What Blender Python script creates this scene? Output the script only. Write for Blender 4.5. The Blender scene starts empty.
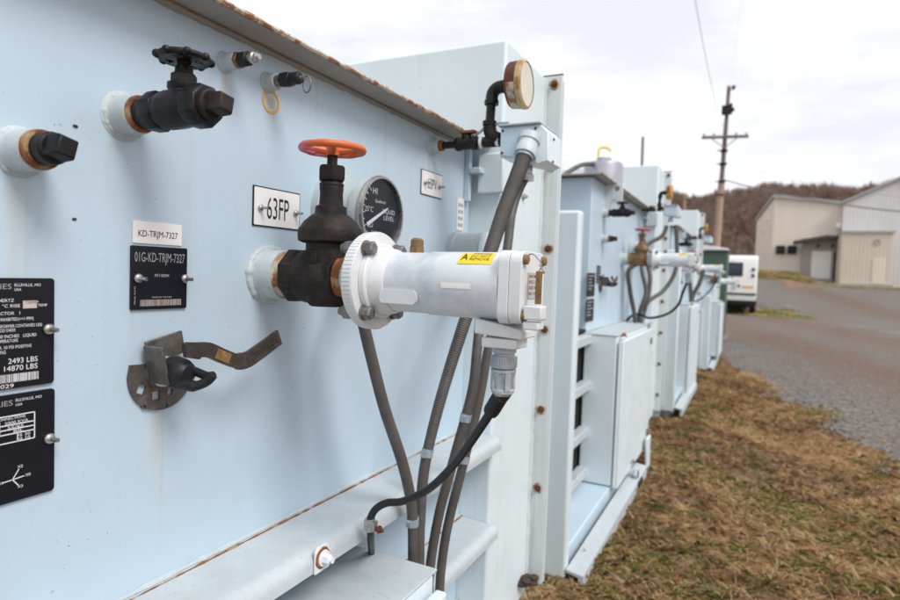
import bpy, math, random
import numpy as np
from mathutils import Vector, Matrix
from mathutils.geometry import tessellate_polygon
random.seed(7); rng = np.random.default_rng(11)
S = bpy.context.scene
COL = S.collection
PI = math.pi

# ------------------------------------------------------------------ camera frame (camera at the origin, wall runs along +Y)
FPX = 600.0
_v1 = np.array([752.-450, 284.-300, FPX])
_n = np.cross(_v1, np.array([1, .035, 0.])); _n /= np.linalg.norm(_n)
if _n[1] < 0: _n = -_n
_Y = _v1/np.linalg.norm(_v1); _Z = -_n; _X = np.cross(_Y, _Z)
RW = np.stack([_X, _Y, _Z])
def ray(px, py): return RW @ np.array([px-450., py-300., FPX])
def at_x(px, py, x): r = ray(px, py); return Vector(r*(x/r[0]))
def at_y(px, py, y): r = ray(px, py); return Vector(r*(y/r[1]))
def at_z(px, py, z): r = ray(px, py); return Vector(r*(z/r[2]))

# ------------------------------------------------------------------ materials
def newmat(name):
    m = bpy.data.materials.new(name); m.use_nodes = True
    nt = m.node_tree; nt.nodes.clear()
    out = nt.nodes.new('ShaderNodeOutputMaterial'); b = nt.nodes.new('ShaderNodeBsdfPrincipled')
    nt.links.new(b.outputs[0], out.inputs[0])
    return m, nt, b
def N(nt, t, **k):
    n = nt.nodes.new(t)
    for a, v in k.items(): setattr(n, a, v)
    return n
def coords(nt, scale=(1, 1, 1), kind='pos'):
    if kind == 'pos': g = N(nt, 'ShaderNodeNewGeometry').outputs['Position']
    else: g = N(nt, 'ShaderNodeTexCoord').outputs['Object']
    mp = N(nt, 'ShaderNodeMapping'); mp.inputs['Scale'].default_value = scale
    nt.links.new(g, mp.inputs[0]); return mp.outputs[0]
def noise(nt, vec, scale, detail=4, rough=.55):
    n = N(nt, 'ShaderNodeTexNoise'); n.inputs['Scale'].default_value = scale
    n.inputs['Detail'].default_value = detail; n.inputs['Roughness'].default_value = rough
    nt.links.new(vec, n.inputs['Vector']); return n.outputs['Fac']
def ramp(nt, fac, stops):
    r = N(nt, 'ShaderNodeValToRGB'); e = r.color_ramp.elements
    while len(e) < len(stops): e.new(.5)
    for i, (p, c) in enumerate(stops):
        e[i].position = p; e[i].color = (c, c, c, 1) if isinstance(c, (int, float)) else (*c, 1)
    nt.links.new(fac, r.inputs[0]); return r.outputs[0]
def mix(nt, fac, a, b, mode='MIX'):
    m = N(nt, 'ShaderNodeMix', data_type='RGBA', blend_type=mode)
    for sock, v in ((m.inputs[0], fac), (m.inputs[6], a), (m.inputs[7], b)):
        if isinstance(v, (int, float)): sock.default_value = v
        elif isinstance(v, tuple): sock.default_value = (*v, 1)
        else: nt.links.new(v, sock)
    return m.outputs[2]
def math_(nt, op, a, b=None, c=None):
    m = N(nt, 'ShaderNodeMath', operation=op)
    for s, v in zip(m.inputs, (a, b, c)):
        if v is None: continue
        if isinstance(v, (int, float)): s.default_value = v
        else: nt.links.new(v, s)
    return m.outputs[0]
def bump(nt, b, h, strength=.2, dist=.002):
    n = N(nt, 'ShaderNodeBump'); n.inputs['Strength'].default_value = strength; n.inputs['Distance'].default_value = dist
    nt.links.new(h, n.inputs['Height']); nt.links.new(n.outputs[0], b.inputs['Normal'])
def setb(b, col=None, rough=None, metal=None, nt=None):
    for nm, v in (('Base Color', col), ('Roughness', rough), ('Metallic', metal)):
        if v is None: continue
        s = b.inputs[nm]
        if isinstance(v, tuple): s.default_value = (*v, 1)
        elif isinstance(v, (int, float)): s.default_value = v
        else: nt.links.new(v, s)

RUST = (.28, .095, .022); RUSTD = (.10, .035, .015)
def paint(name, base, streak=.25, speck=.5, chalk=.1, rough=.42, rust=0.0, grime=0.):
    m, nt, b = newmat(name)
    p = coords(nt)
    c = mix(nt, ramp(nt, noise(nt, p, 2.2, 3), [(.3, 0.), (.7, 1.)]), tuple(x*.93 for x in base), tuple(min(1, x*1.04) for x in base))
    c = mix(nt, math_(nt, 'MULTIPLY', ramp(nt, noise(nt, p, 11, 6, .65), [(.45, 0.), (.75, 1.)]), chalk), c, tuple(min(.9, x*1.18+.03) for x in base))
    # rain streaks: long vertical, rusty and grey
    st = ramp(nt, noise(nt, coords(nt, (26, 26, .9)), 1, 3, .6), [(.56, 0.), (.80, 1.)])
    st = math_(nt, 'MULTIPLY', st, ramp(nt, noise(nt, p, 3.1, 3), [(.42, 0.), (.66, 1.)]))
    c = mix(nt, math_(nt, 'MULTIPLY', st, streak), c, (.40, .35, .24))
    st2 = ramp(nt, noise(nt, coords(nt, (60, 60, 2.2)), 1, 2, .6), [(.60, 0.), (.80, 1.)])
    c = mix(nt, math_(nt, 'MULTIPLY', st2, streak*.45), c, (.30, .33, .35))
    # flecks of dirt and chips
    sp = ramp(nt, noise(nt, p, 190, 2, .5), [(.70, 0.), (.76, 1.)])
    sp = math_(nt, 'MULTIPLY', sp, ramp(nt, noise(nt, p, 9, 3), [(.45, 0.), (.7, 1.)]))
    c = mix(nt, math_(nt, 'MULTIPLY', sp, speck), c, (.12, .10, .08))
    if grime:
        g = ramp(nt, noise(nt, p, 24, 7, .72), [(.42, 0.), (.62, 1.)])
        c = mix(nt, math_(nt, 'MULTIPLY', g, grime), c, (.40, .37, .31))
        g2 = ramp(nt, noise(nt, p, 150, 3, .6), [(.60, 0.), (.70, 1.)])
        c = mix(nt, math_(nt, 'MULTIPLY', g2, grime), c, (.20, .17, .13))
    if rust:
        r = ramp(nt, noise(nt, p, 34, 6, .7), [(.62-rust*.2, 0.), (.72-rust*.2, 1.)])
        c = mix(nt, r, c, mix(nt, noise(nt, p, 120, 3), RUST, RUSTD))
    setb(b, c, None, None, nt)
    setb(b, None, ramp(nt, noise(nt, p, 14, 4), [(.3, rough-.08), (.7, rough+.12)]), None, nt)
    h = math_(nt, 'ADD', math_(nt, 'MULTIPLY', noise(nt, p, 260, 2), .5), noise(nt, p, 38, 3))
    bump(nt, b, h, .10, .0012)
    return m
def metal(name, base, second, scale=60, lo=.45, hi=.65, rough=.5, met=0.0, bmp=.25, third=None, spec=.5):
    m, nt, b = newmat(name); b.inputs['Specular IOR Level'].default_value = spec; p = coords(nt)
    c = mix(nt, ramp(nt, noise(nt, p, scale, 6, .65), [(lo, 0.), (hi, 1.)]), base, second)
    if third: c = mix(nt, ramp(nt, noise(nt, p, scale*.45, 5, .6), [(.55, 0.), (.63, 1.)]), c, third)
    c = mix(nt, math_(nt, 'MULTIPLY', noise(nt, p, scale*6, 2), .35), c, tuple(x*.55 for x in base))
    setb(b, c, ramp(nt, noise(nt, p, scale*.8, 3), [(.3, rough-.1), (.7, rough+.15)]), met, nt)
    bump(nt, b, math_(nt, 'ADD', noise(nt, p, scale*4, 3), noise(nt, p, scale, 4)), bmp, .0012)
    return m
def plain(name, col, rough=.5, met=0., var=.12):
    m, nt, b = newmat(name); b.inputs['Specular IOR Level'].default_value = .3 if max(col) < .05 else .5; p = coords(nt, kind='obj')
    c = mix(nt, noise(nt, p, 45, 5, .65), tuple(x*(1-var) for x in col), tuple(min(1, x*(1+var)) for x in col))
    setb(b, c, rough, met, nt); return m

BASE = (.472, .592, .690)
M = {}
M['paint'] = paint('tank_paint', BASE, .20, .8, .10)
M['paint_c'] = paint('compartment_paint', (.645, .735, .775), .30, .8, .12, .40)
M['paint_b'] = paint('cabinet_paint', (.66, .745, .79), .30, .6, .12, .38)
M['paint_dirty'] = paint('ledge_paint', (.46, .52, .555), .15, 1.0, .35, .5, 0., .24)
M['paint_rusty'] = paint('lip_paint', (.36, .355, .34), .3, .9, .2, .65, .0, .5)
M['flange_paint'] = paint('flange_paint', (.60, .65, .66), .9, .9, .3, .5, .0)
M['lip_dirt'] = paint('lip_underside_dirt', (.30, .28, .25), .3, .9, .3, .8)
def near_wall():
    m = paint('near_tank_paint', BASE, .16, .8, .10); nt = m.node_tree; b = [n for n in nt.nodes if n.type == 'BSDF_PRINCIPLED'][0]
    c = b.inputs['Base Color'].links[0].from_socket; p = coords(nt); sep = N(nt, 'ShaderNodeSeparateXYZ'); nt.links.new(p, sep.inputs[0])
    nz = noise(nt, coords(nt, (40, 40, 5)), 1, 4, .6); yy = math_(nt, 'ADD', sep.outputs[1], math_(nt, 'MULTIPLY', math_(nt, 'SUBTRACT', nz, .5), .012))
    for y0, z0, w, L, k, col in ((.372, .085, .010, .20, .55, (.50, .47, .33)), (.385, .085, .006, .30, .35, (.46, .44, .34)), (.480, .150, .012, .11, .30, (.40, .38, .33)), (.658, .288, .008, .09, .8, (.55, .40, .17)), (.747, .284, .007, .05, .4, (.40, .34, .22)),
                               (.760, -.055, .016, .16, .35, (.34, .34, .33)), (.742, -.050, .005, .10, .5, (.45, .33, .17)), (.552, -.20, .012, .14, .5, (.52, .47, .32)), (.560, -.20, .004, .22, .4, (.45, .36, .2)), (.512, -.062, .004, .06, .35, (.42, .36, .24)), (1.297, .295, .012, .12, .6, (.40, .28, .14)), (.930, .03, .02, .20, .22, (.36, .38, .38)), (1.10, .34, .006, .14, .5, (.45, .30, .14)), (.87, .345, .005, .10, .4, (.45, .32, .16))):
        d = math_(nt, 'ABSOLUTE', math_(nt, 'SUBTRACT', yy, y0)); a = ramp(nt, math_(nt, 'MULTIPLY', d, 1/w), [(.0, 1.), (1., 0.)])
        h = math_(nt, 'MULTIPLY', math_(nt, 'SUBTRACT', z0, sep.outputs[2]), 1/L); e = ramp(nt, h, [(0., 0.), (.04, 1.), (1., 0.)])
        c = mix(nt, math_(nt, 'MULTIPLY', math_(nt, 'MULTIPLY', a, e), math_(nt, 'MULTIPLY', nz, k*1.5)), c, col)
    nt.links.new(c, b.inputs['Base Color']); return m
M['near'] = near_wall()
M['boss'] = paint('boss_paint', (.455, .53, .565), .2, .9, .5, .5, 0., .30)
M['white'] = paint('relay_white_paint', (.70, .725, .75), .12, .5, .4, .38, 0., .12)
M['relay_grey'] = metal('relay_grey_scuffed', (.69, .735, .77), (.38, .48, .56), 11, .52, .74, .42, 0, .12)
M['iron'] = metal('black_iron', (.007, .007, .008), (.030, .027, .025), 40, .45, .78, .45, .0, .4, None, .28)
M['iron_brown'] = metal('weathered_iron', (.013, .011, .010), (.045, .034, .026), 34, .4, .7, .55, .0, .5, (.016, .016, .018), .25)
M['rust'] = metal('rusted_steel', RUST, RUSTD, 55, .4, .65, .85, 0, .5, (.40, .28, .15))
M['rust_dark'] = metal('dark_rust', (.13, .040, .018), (.07, .025, .014), 60, .4, .65, .8, 0, .4)
M['rust_cream'] = metal('rust_over_cream_paint', (.55, .50, .40), RUST, 42, .48, .56, .7, 0, .4, (.32, .15, .05))
M['brass_rust'] = metal('weathered_brass', (.26, .155, .06), (.10, .065, .04), 26, .4, .65, .6, .2, .4, (.05, .04, .035))
m, nt, b = newmat('orange_pink_wheel_paint'); p = coords(nt); sep = N(nt, 'ShaderNodeSeparateXYZ'); nt.links.new(p, sep.inputs[0])
f_ = math_(nt, 'ADD', math_(nt, 'MULTIPLY', math_(nt, 'SUBTRACT', -.602, sep.outputs[0]), 30), math_(nt, 'MULTIPLY', noise(nt, p, 22, 5, .65), 1.0))
c = mix(nt, ramp(nt, f_, [(.50, 0.), (.62, 1.)]), (.60, .125, .028), (.68, .15, .20))
c = mix(nt, ramp(nt, noise(nt, p, 55, 6, .7), [(.58, 0.), (.68, .8)]), c, (.26, .075, .025))
setb(b, c, .5, 0, nt); bump(nt, b, noise(nt, p, 120, 4), .25, .001); M['wheel_paint'] = m
M['wheel_red'] = metal('red_wheel_paint', (.52, .07, .07), (.58, .12, .13), 30, .45, .6, .5, 0, .2)
M['steel'] = metal('zinc_steel', (.50, .50, .49), (.34, .33, .31), 60, .4, .7, .32, .8, .15)
M['steel_dull'] = metal('dull_steel', (.26, .25, .24), (.15, .135, .12), 60, .4, .65, .45, .5, .25)
M['lever'] = metal('worn_brown_steel', (.085, .072, .064), (.16, .14, .125), 40, .45, .7, .34, .6, .2)
M['index_steel'] = metal('worn_grey_plate', (.115, .100, .090), (.20, .185, .17), 50, .42, .68, .42, .45, .25)
M['lever_rust'] = metal('lever_rust_patch', (.20, .11, .04), (.33, .20, .07), 70, .4, .6, .6, .1, .4)
M['conduit'] = metal('grey_conduit', (.078, .071, .067), (.125, .117, .112), 22, .4, .75, .55, 0, .25, (.10, .085, .07))
M['cable'] = plain('black_cable', (.018, .019, .022), .38)
M['rubber'] = plain('black_rubber', (.014, .015, .018), .45)
M['blue_strap'] = metal('blue_grey_strap', (.30, .38, .46), (.42, .48, .52), 60, .4, .7, .42, .3, .2)
M['connector'] = metal('blue_grey_connector', (.36, .42, .48), (.55, .58, .60), 70, .4, .65, .35, .35, .25)
M['plate_black'] = plain('black_engraved_plate', (.007, .008, .013), .34, 0, .25)
M['plate_white'] = plain('white_engraved_plate', (.80, .80, .80), .4, 0, .03)
M['label_white'] = plain('white_tape', (.82, .81, .79), .55, 0, .03)
M['ink_white'] = plain('white_engraving', (.74, .75, .77), .5, 0, .1)
M['ink_grey'] = plain('grey_engraving', (.33, .33, .35), .5, 0, .12)
M['ink_black'] = plain('black_engraving', (.012, .012, .014), .5)
M['ink_yellow'] = plain('yellow_sticker', (.72, .40, .05), .55, 0, .15)
M['yellow'] = plain('yellow_label', (.82, .58, .02), .5, 0, .06)
M['barcode'] = plain('barcode_ink', (.50, .45, .42), .5, 0, .1)
M['gauge_face'] = plain('black_dial_face', (.020, .022, .026), .30)
M['dirty_glass'] = metal('yellowed_gauge_glass', (.66, .60, .50), (.74, .70, .62), 30, .4, .7, .30, 0, .04)
M['gauge_rim'] = metal('yellow_rusted_rim', (.46, .33, .15), (.56, .47, .30), 40, .45, .6, .55, 0, .3, (.34, .17, .06))
M['dark'] = plain('gap_shade_black', (.010, .011, .012), .8)
M['drum'] = metal('lilac_grey_drum', (.36, .36, .42), (.45, .43, .46), 14, .4, .7, .4, .35, .1)
M['soil_dark'] = plain('dirty_residue', (.05, .035, .025), .9)

def glass(name):
    m, nt, b = newmat(name); setb(b, (.9, .93, .95), .03, 0.)
    b.inputs['Transmission Weight'].default_value = 1.0; b.inputs['IOR'].default_value = 1.05
    return m
M['glass'] = glass('dial_glass')

# ------------------------------------------------------------------ mesh builder
class MB:
    def __init__(s): s.V = []; s.F = []; s.I = []; s.k = 0
    def mat(s, k): s.k = k; return s
    def add(s, vs, fs):
        o = len(s.V); s.V += [tuple(v) for v in vs]; s.F += [tuple(i+o for i in f) for f in fs]; s.I += [s.k]*len(fs); return s
    def box(s, x0, x1, y0, y1, z0, z1):
        v = [(x, y, z) for z in (z0, z1) for y in (y0, y1) for x in (x0, x1)]
        return s.add(v, [(0, 2, 3, 1), (4, 5, 7, 6), (0, 1, 5, 4), (2, 6, 7, 3), (0, 4, 6, 2), (1, 3, 7, 5)])
    def obox(s, c, u, v, w, a, b, d):
        c, u, v, w = Vector(c), Vector(u)*a, Vector(v)*b, Vector(w)*d
        P = [c+u*i+v*j+w*k for k in (-1, 1) for j in (-1, 1) for i in (-1, 1)]
        return s.add(P, [(0, 2, 3, 1), (4, 5, 7, 6), (0, 1, 5, 4), (2, 6, 7, 3), (0, 4, 6, 2), (1, 3, 7, 5)])
    def frame(s, ax):
        ax = Vector(ax).normalized()
        up = Vector((0, 0, 1)) if abs(ax.z) < .9 else Vector((0, 1, 0))
        u = up.cross(ax).normalized(); return u, ax.cross(u), ax
    def lathe(s, o, ax, prof, n=28, rot=0., caps=True, wob=0., seed=0):
        o = Vector(o); u, v, w = s.frame(ax); vs = []; fs = []; r_ = random.Random(seed)
        for (t, r) in prof:
            for i in range(n):
                a = 2*PI*i/n+rot; rr = r*(1+wob*(r_.random()-.5)*2)
                vs.append(o+w*(t+wob*r*.5*(r_.random()-.5))+(u*math.cos(a)+v*math.sin(a))*rr)
        for j in range(len(prof)-1):
            for i in range(n):
                a, b = j*n+i, j*n+(i+1) % n
                fs.append((a, b, b+n, a+n))
        if caps:
            fs.append(tuple(range(n-1, -1, -1))); fs.append(tuple((len(prof)-1)*n+i for i in range(n)))
        return s.add(vs, fs)
    def cyl(s, a, b, r, n=20, r2=None, rot=0.):
        a, b = Vector(a), Vector(b); return s.lathe(a, b-a, [(0, r), ((b-a).length, r if r2 is None else r2)], n, rot)
    def tube(s, pts, r, n=12, cap=True, ribs=0.):
        P = [Vector(p) for p in pts]; m = len(P); vs = []; fs = []
        rr = r if isinstance(r, (list, tuple)) else [r]*m
        T = [(P[min(i+1, m-1)]-P[max(i-1, 0)]).normalized() for i in range(m)]
        u, v, _ = s.frame(T[0])
        for i in range(m):
            u = (u-T[i]*u.dot(T[i])).normalized(); v = T[i].cross(u)
            for k in range(n):
                a = 2*PI*k/n; vs.append(P[i]+(u*math.cos(a)+v*math.sin(a))*rr[i])
        for i in range(m-1):
            for k in range(n):
                a, b = i*n+k, i*n+(k+1) % n; fs.append((a, b, b+n, a+n))
        if cap: fs.append(tuple(range(n-1, -1, -1))); fs.append(tuple((m-1)*n+k for k in range(n)))
        return s.add(vs, fs)
    def torus(s, c, ax, R, r, n=40, k=12, fn=None):
        c = Vector(c); u, v, w = s.frame(ax); vs = []; fs = []
        for i in range(n):
            a = 2*PI*i/n; d = u*math.cos(a)+v*math.sin(a); rr = r*(fn(a) if fn else 1)
            for j in range(k):
                b = 2*PI*j/k; vs.append(c+d*(R+rr*math.cos(b))+w*rr*math.sin(b))
        for i in range(n):
            for j in range(k):
                fs.append((i*k+j, ((i+1) % n)*k+j, ((i+1) % n)*k+(j+1) % k, i*k+(j+1) % k))
        return s.add(vs, fs)
    def ball(s, c, r, n=14, m=8, sq=(1, 1, 1)):
        c = Vector(c); vs = [c+Vector((0, 0, r*sq[2]))]; fs = []
        for j in range(1, m):
            t = PI*j/m
            for i in range(n):
                a = 2*PI*i/n; vs.append(c+Vector((r*sq[0]*math.sin(t)*math.cos(a), r*sq[1]*math.sin(t)*math.sin(a), r*sq[2]*math.cos(t))))
        vs.append(c-Vector((0, 0, r*sq[2])))
        for i in range(n): fs.append((0, 1+i, 1+(i+1) % n))
        for j in range(m-2):
            for i in range(n):
                a, b = 1+j*n+i, 1+j*n+(i+1) % n; fs.append((a, a+n, b+n, b))
        L = len(vs)-1; q = 1+(m-2)*n
        for i in range(n): fs.append((L, q+(i+1) % n, q+i))
        return s.add(vs, fs)
    def prism(s, loops, o, u, v, w, d):
        """extrude a 2-D outline (first loop, then holes) by d along w"""
        o, u, v, w = Vector(o), Vector(u), Vector(v), Vector(w)
        L3 = [[Vector((a, b, 0)) for a, b in l] for l in loops]
        flat = [p for l in L3 for p in l]; tri = tessellate_polygon(L3); n = len(flat)
        vs = [o+u*p.x+v*p.y for p in flat]+[o+u*p.x+v*p.y+w*d for p in flat]
        fs = []
        for t in tri:
            a, b, c = (flat[i] for i in t)
            if (b-a).cross(c-a).z < 0: t = t[::-1]
            fs.append((t[2], t[1], t[0])); fs.append(tuple(i+n for i in t))
        b0 = 0
        for l in L3:
            m = len(l); area = sum(l[i].x*l[(i+1) % m].y-l[(i+1) % m].x*l[i].y for i in range(m))
            hole = b0 > 0
            for i in range(m):
                a, c = b0+i, b0+(i+1) % m
                f = (a, c, c+n, a+n)
                if (area < 0) != hole: f = f[::-1]
                fs.append(f)
            b0 += m
        return s.add(vs, fs)
    def build(s, name, mats, parent=None, bevel=0., angle=38, seg=2):
        me = bpy.data.meshes.new(name)
        root = ORG.get(parent.name, Vector()) if parent else Vector()
        me.from_pydata([(x-root.x, y-root.y, z-root.z) for x, y, z in s.V], [], s.F)
        for k in (mats if isinstance(mats, (list, tuple)) else [mats]): me.materials.append(M[k])
        me.polygons.foreach_set('material_index', s.I)
        me.polygons.foreach_set('use_smooth', [True]*len(s.F))
        me.set_sharp_from_angle(angle=math.radians(angle)); me.update()
        o = bpy.data.objects.new(name, me); COL.objects.link(o)
        if parent: o.parent = parent
        ORG[o.name] = root
        if bevel:
            b = o.modifiers.new('bevel', 'BEVEL'); b.width = bevel; b.segments = seg; b.limit_method = 'ANGLE'; b.angle_limit = math.radians(50)
        return o
ORG = {}
def thing(name, label, cat, loc=(0, 0, 0), group=None):
    o = bpy.data.objects.new(name, None); COL.objects.link(o); o.location = loc; o.empty_display_size = .05
    ORG[o.name] = Vector(loc); tag(o, label, cat, group); return o
def tag(o, label=None, cat=None, group=None, kind=None):
    for k, v in (('label', label), ('category', cat), ('group', group), ('kind', kind)):
        if v: o[k] = v
    return o
def copy_tree(o, parent=None):
    c = o.copy(); COL.objects.link(c)
    if parent: c.parent = parent
    for ch in list(o.children): copy_tree(ch, c)
    return c
def dup(o, delta, label, group=None):
    c = copy_tree(o); c.location = Vector(o.location)+Vector(delta); c['label'] = label
    if group: c['group'] = group; o['group'] = group
    ORG[c.name] = Vector(c.location)
    return c
def reskin(o, swap):
    """give the meshes of one copied thing other materials"""
    for ch in o.children_recursive:
        if ch.type == 'MESH' and any(m and m.name in swap for m in ch.data.materials):
            ch.data = ch.data.copy()
            for i, m in enumerate(ch.data.materials):
                if m.name in swap: ch.data.materials[i] = swap[m.name]
def rot2(pts, a): return [(x*math.cos(a)-y*math.sin(a), x*math.sin(a)+y*math.cos(a)) for x, y in pts]
def rrect(w, h, r, n=5):
    out = []
    for cx, cy, a0 in ((w-r, h-r, 0), (-w+r, h-r, PI/2), (-w+r, -h+r, PI), (w-r, -h+r, 1.5*PI)):
        for i in range(n+1):
            a = a0+PI/2*i/n; out.append((cx+r*math.cos(a), cy+r*math.sin(a)))
    return out
def circ(r, n=24, cx=0, cy=0, a0=0.): return [(cx+r*math.cos(a0+2*PI*i/n), cy+r*math.sin(a0+2*PI*i/n)) for i in range(n)]
def spline(pts, n=14):
    P = [Vector(p) for p in pts]; out = []
    for i in range(len(P)-1):
        a, b, c, d = P[max(i-1, 0)], P[i], P[i+1], P[min(i+2, len(P)-1)]
        for k in range(n):
            t = k/n; out.append(.5*((2*b)+(c-a)*t+(2*a-5*b+4*c-d)*t*t+(3*b-a-3*c+d)*t**3))
    out.append(P[-1]); return out
def resample(pts, step):
    out = [pts[0]]; acc = 0
    for a, b in zip(pts, pts[1:]):
        L = (b-a).length; d = step-acc
        while d <= L: out.append(a.lerp(b, d/L)); d += step
        acc = L-(d-step)
    return out
_TC = {}
def text_mesh(s):
    if s not in _TC:
        c = bpy.data.curves.new('lettering_source', 'FONT'); c.body = s; c.size = 1.; c.resolution_u = 3
        o = bpy.data.objects.new('lettering_source', c); COL.objects.link(o)
        dg = bpy.context.evaluated_depsgraph_get(); me = bpy.data.meshes.new_from_object(o.evaluated_get(dg))
        _TC[s] = ([tuple(v.co) for v in me.vertices], [tuple(p.vertices) for p in me.polygons])
        bpy.data.objects.remove(o); bpy.data.curves.remove(c); bpy.data.meshes.remove(me)
    return _TC[s]
def write(mb, s, o, u, v, size, width=None, right=False):
    """letter a string on a plane: o lower-left corner, u reading direction, v up, size cap height"""
    V, F = text_mesh(s)
    if not V: return
    x0 = min(p[0] for p in V); x1 = max(p[0] for p in V); k = size/.70
    sx = (width/(x1-x0)) if width else k*.95
    o, u, v = Vector(o), Vector(u), Vector(v); off = (x1-x0)*sx if right else 0
    mb.add([o+u*((p[0]-x0)*sx-off)+v*(p[1]*k) for p in V], F)
WY, WZ, WX = Vector((0, 1, 0)), Vector((0, 0, 1)), Vector((1, 0, 0))

# ------------------------------------------------------------------ setting: ground, lot, hill
def height(x, y):
    t = np.clip((y-27)/(45-27), 0, 1); t = t*t*(3-2*t)
    h = -1.22-.05*np.clip((y-2)/4, 0, 1)+1.25*t
    b = np.clip((y-40)/(47.5-40), 0, 1)*np.clip((5.2-x)/3.0, 0, 1)*np.clip((x+14)/8, 0, 1)
    return h+.95*b*b*(3-2*b)
def grid_obj(name, xs, ys, mat, dz=0., fx=None, jit=0.):
    Xg, Yg = np.meshgrid(xs, ys)
    if fx is not None: Xg = fx(Xg, Yg)
    Zg = height(Xg, Yg)+dz
    if jit: Zg = Zg+rng.normal(0, jit, Zg.shape)
    n, m = Xg.shape; v = np.stack([Xg, Yg, Zg], -1).reshape(-1, 3)
    i = np.arange(n*m).reshape(n, m); f = np.stack([i[:-1, :-1], i[:-1, 1:], i[1:, 1:], i[1:, :-1]], -1).reshape(-1, 4)
    me = bpy.data.meshes.new(name); me.from_pydata(v.tolist(), [], f.tolist()); me.materials.append(mat)
    me.polygons.foreach_set('use_smooth', [True]*len(f)); me.update()
    o = bpy.data.objects.new(name, me); COL.objects.link(o); o['kind'] = 'structure'; return o
m, nt, b = newmat('dead_grass_soil'); p = coords(nt)
c = mix(nt, ramp(nt, noise(nt, p, 2.6, 5, .6), [(.38, 0.), (.62, 1.)]), (.095, .055, .034), (.235, .145, .085))
c = mix(nt, ramp(nt, noise(nt, p, 30, 5, .7), [(.5, 0.), (.66, 1.)]), c, (.30, .20, .12))
c = mix(nt, math_(nt, 'MULTIPLY', ramp(nt, noise(nt, p, 1.3, 4), [(.55, 0.), (.68, 1.)]), .45), c, (.085, .095, .032))
setb(b, c, .95, 0, nt); bump(nt, b, noise(nt, p, 40, 6, .7), .6, .03); M['soil'] = m
m, nt, b = newmat('gravel_lot'); p = coords(nt)
sep = N(nt, 'ShaderNodeSeparateXYZ'); nt.links.new(p, sep.inputs[0])
sv = math_(nt, 'ADD', sep.outputs[0], math_(nt, 'MULTIPLY', sep.outputs[1], .255))
sv = math_(nt, 'ADD', sv, math_(nt, 'MULTIPLY', math_(nt, 'SUBTRACT', noise(nt, p, .45, 3), .5), 1.1))
def band(c0, w):
    return ramp(nt, math_(nt, 'MULTIPLY', math_(nt, 'ABSOLUTE', math_(nt, 'SUBTRACT', sv, c0)), 1/w), [(.15, 1.), (1., 0.)])
vor = N(nt, 'ShaderNodeTexVoronoi'); vor.inputs['Scale'].default_value = 26; nt.links.new(p, vor.inputs['Vector'])
vor2 = N(nt, 'ShaderNodeTexVoronoi'); vor2.inputs['Scale'].default_value = 9; nt.links.new(p, vor2.inputs['Vector'])
stone = mix(nt, vor.outputs['Color'], (.072, .061, .053), (.215, .192, .174))
stone = mix(nt, ramp(nt, vor2.outputs['Distance'], [(.05, .65), (.16, 0.)]), stone, (.36, .338, .322))
dirt = mix(nt, noise(nt, p, 6, 6, .7), (.075, .043, .027), (.185, .122, .083))
tr = math_(nt, 'MAXIMUM', band(4.6, 1.6), math_(nt, 'MAXIMUM', band(7.4, 1.7), math_(nt, 'MULTIPLY', band(13.2, 1.6), .9)))
tr = math_(nt, 'MULTIPLY', tr, ramp(nt, noise(nt, coords(nt, (1.2, .35, 1)), 1.5, 5, .65), [(.25, .75), (.5, 1.)]))
c = mix(nt, math_(nt, 'MULTIPLY', tr, .92), stone, dirt)
wt = ramp(nt, noise(nt, p, .9, 6, .7), [(.56, 0.), (.68, 1.)])
c = mix(nt, math_(nt, 'MULTIPLY', wt, math_(nt, 'MULTIPLY', band(9.2, 2.6), .7)), c, (.36, .35, .35))
c = mix(nt, math_(nt, 'MULTIPLY', ramp(nt, noise(nt, p, .35, 5, .65), [(.42, 0.), (.62, 1.)]), .6), c, (.15, .115, .090))
setb(b, c, .92, 0, nt); bump(nt, b, math_(nt, 'ADD', vor.outputs['Distance'], noise(nt, p, 3, 4)), .7, .03); M['gravel'] = m
xs = np.concatenate([np.linspace(-220, -8, 22), np.linspace(-7, 12, 60), np.linspace(13, 240, 26)])
ys = np.concatenate([np.linspace(-14, 0, 6), np.linspace(.5, 16, 60), np.linspace(17, 60, 50), np.linspace(65, 420, 30)])
grid_obj('ground', xs, ys, M['soil'])
def lot_x(X, Y):
    e = 2.18-.255*Y+.10*np.sin(Y*2.1)+.07*np.sin(Y*5.3+1)+.04*np.sin(Y*13.7)
    return e+X
grid_obj('gravel_lot', np.concatenate([np.linspace(0, 6, 26), np.linspace(6.5, 60, 30)]), np.concatenate([np.linspace(1.5, 20, 90), np.linspace(20.5, 43.6, 40)]), M['gravel'], .006, lot_x)

# wooded hill far behind
def hill_h(x, y):
    t = np.clip((y-130)/150, 0, 1); t = t*t*(3-2*t)
    return -2+t*(35.5+1.6*np.sin(x*.05)+1.2*np.sin(x*.13+1)+np.clip(-x/70, -.6, 1.)*2.0)
hx = np.linspace(-160, 200, 60); hy = np.linspace(120, 330, 24)
Xg, Yg = np.meshgrid(hx, hy); Zg = hill_h(Xg, Yg); n, mm = Xg.shape
i = np.arange(n*mm).reshape(n, mm); f = np.stack([i[:-1, :-1], i[:-1, 1:], i[1:, 1:], i[1:, :-1]], -1).reshape(-1, 4)
m, nt, b = newmat('leaf_litter'); p = coords(nt)
setb(b, mix(nt, noise(nt, p, .12, 6, .7), (.13, .08, .06), (.26, .165, .12)), 1., 0, nt); M['litter'] = m
me = bpy.data.meshes.new('hill'); me.from_pydata(np.stack([Xg, Yg, Zg], -1).reshape(-1, 3).tolist(), [], f.tolist()); me.materials.append(m)
o = bpy.data.objects.new('hill', me); COL.objects.link(o); o['kind'] = 'structure'

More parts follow.
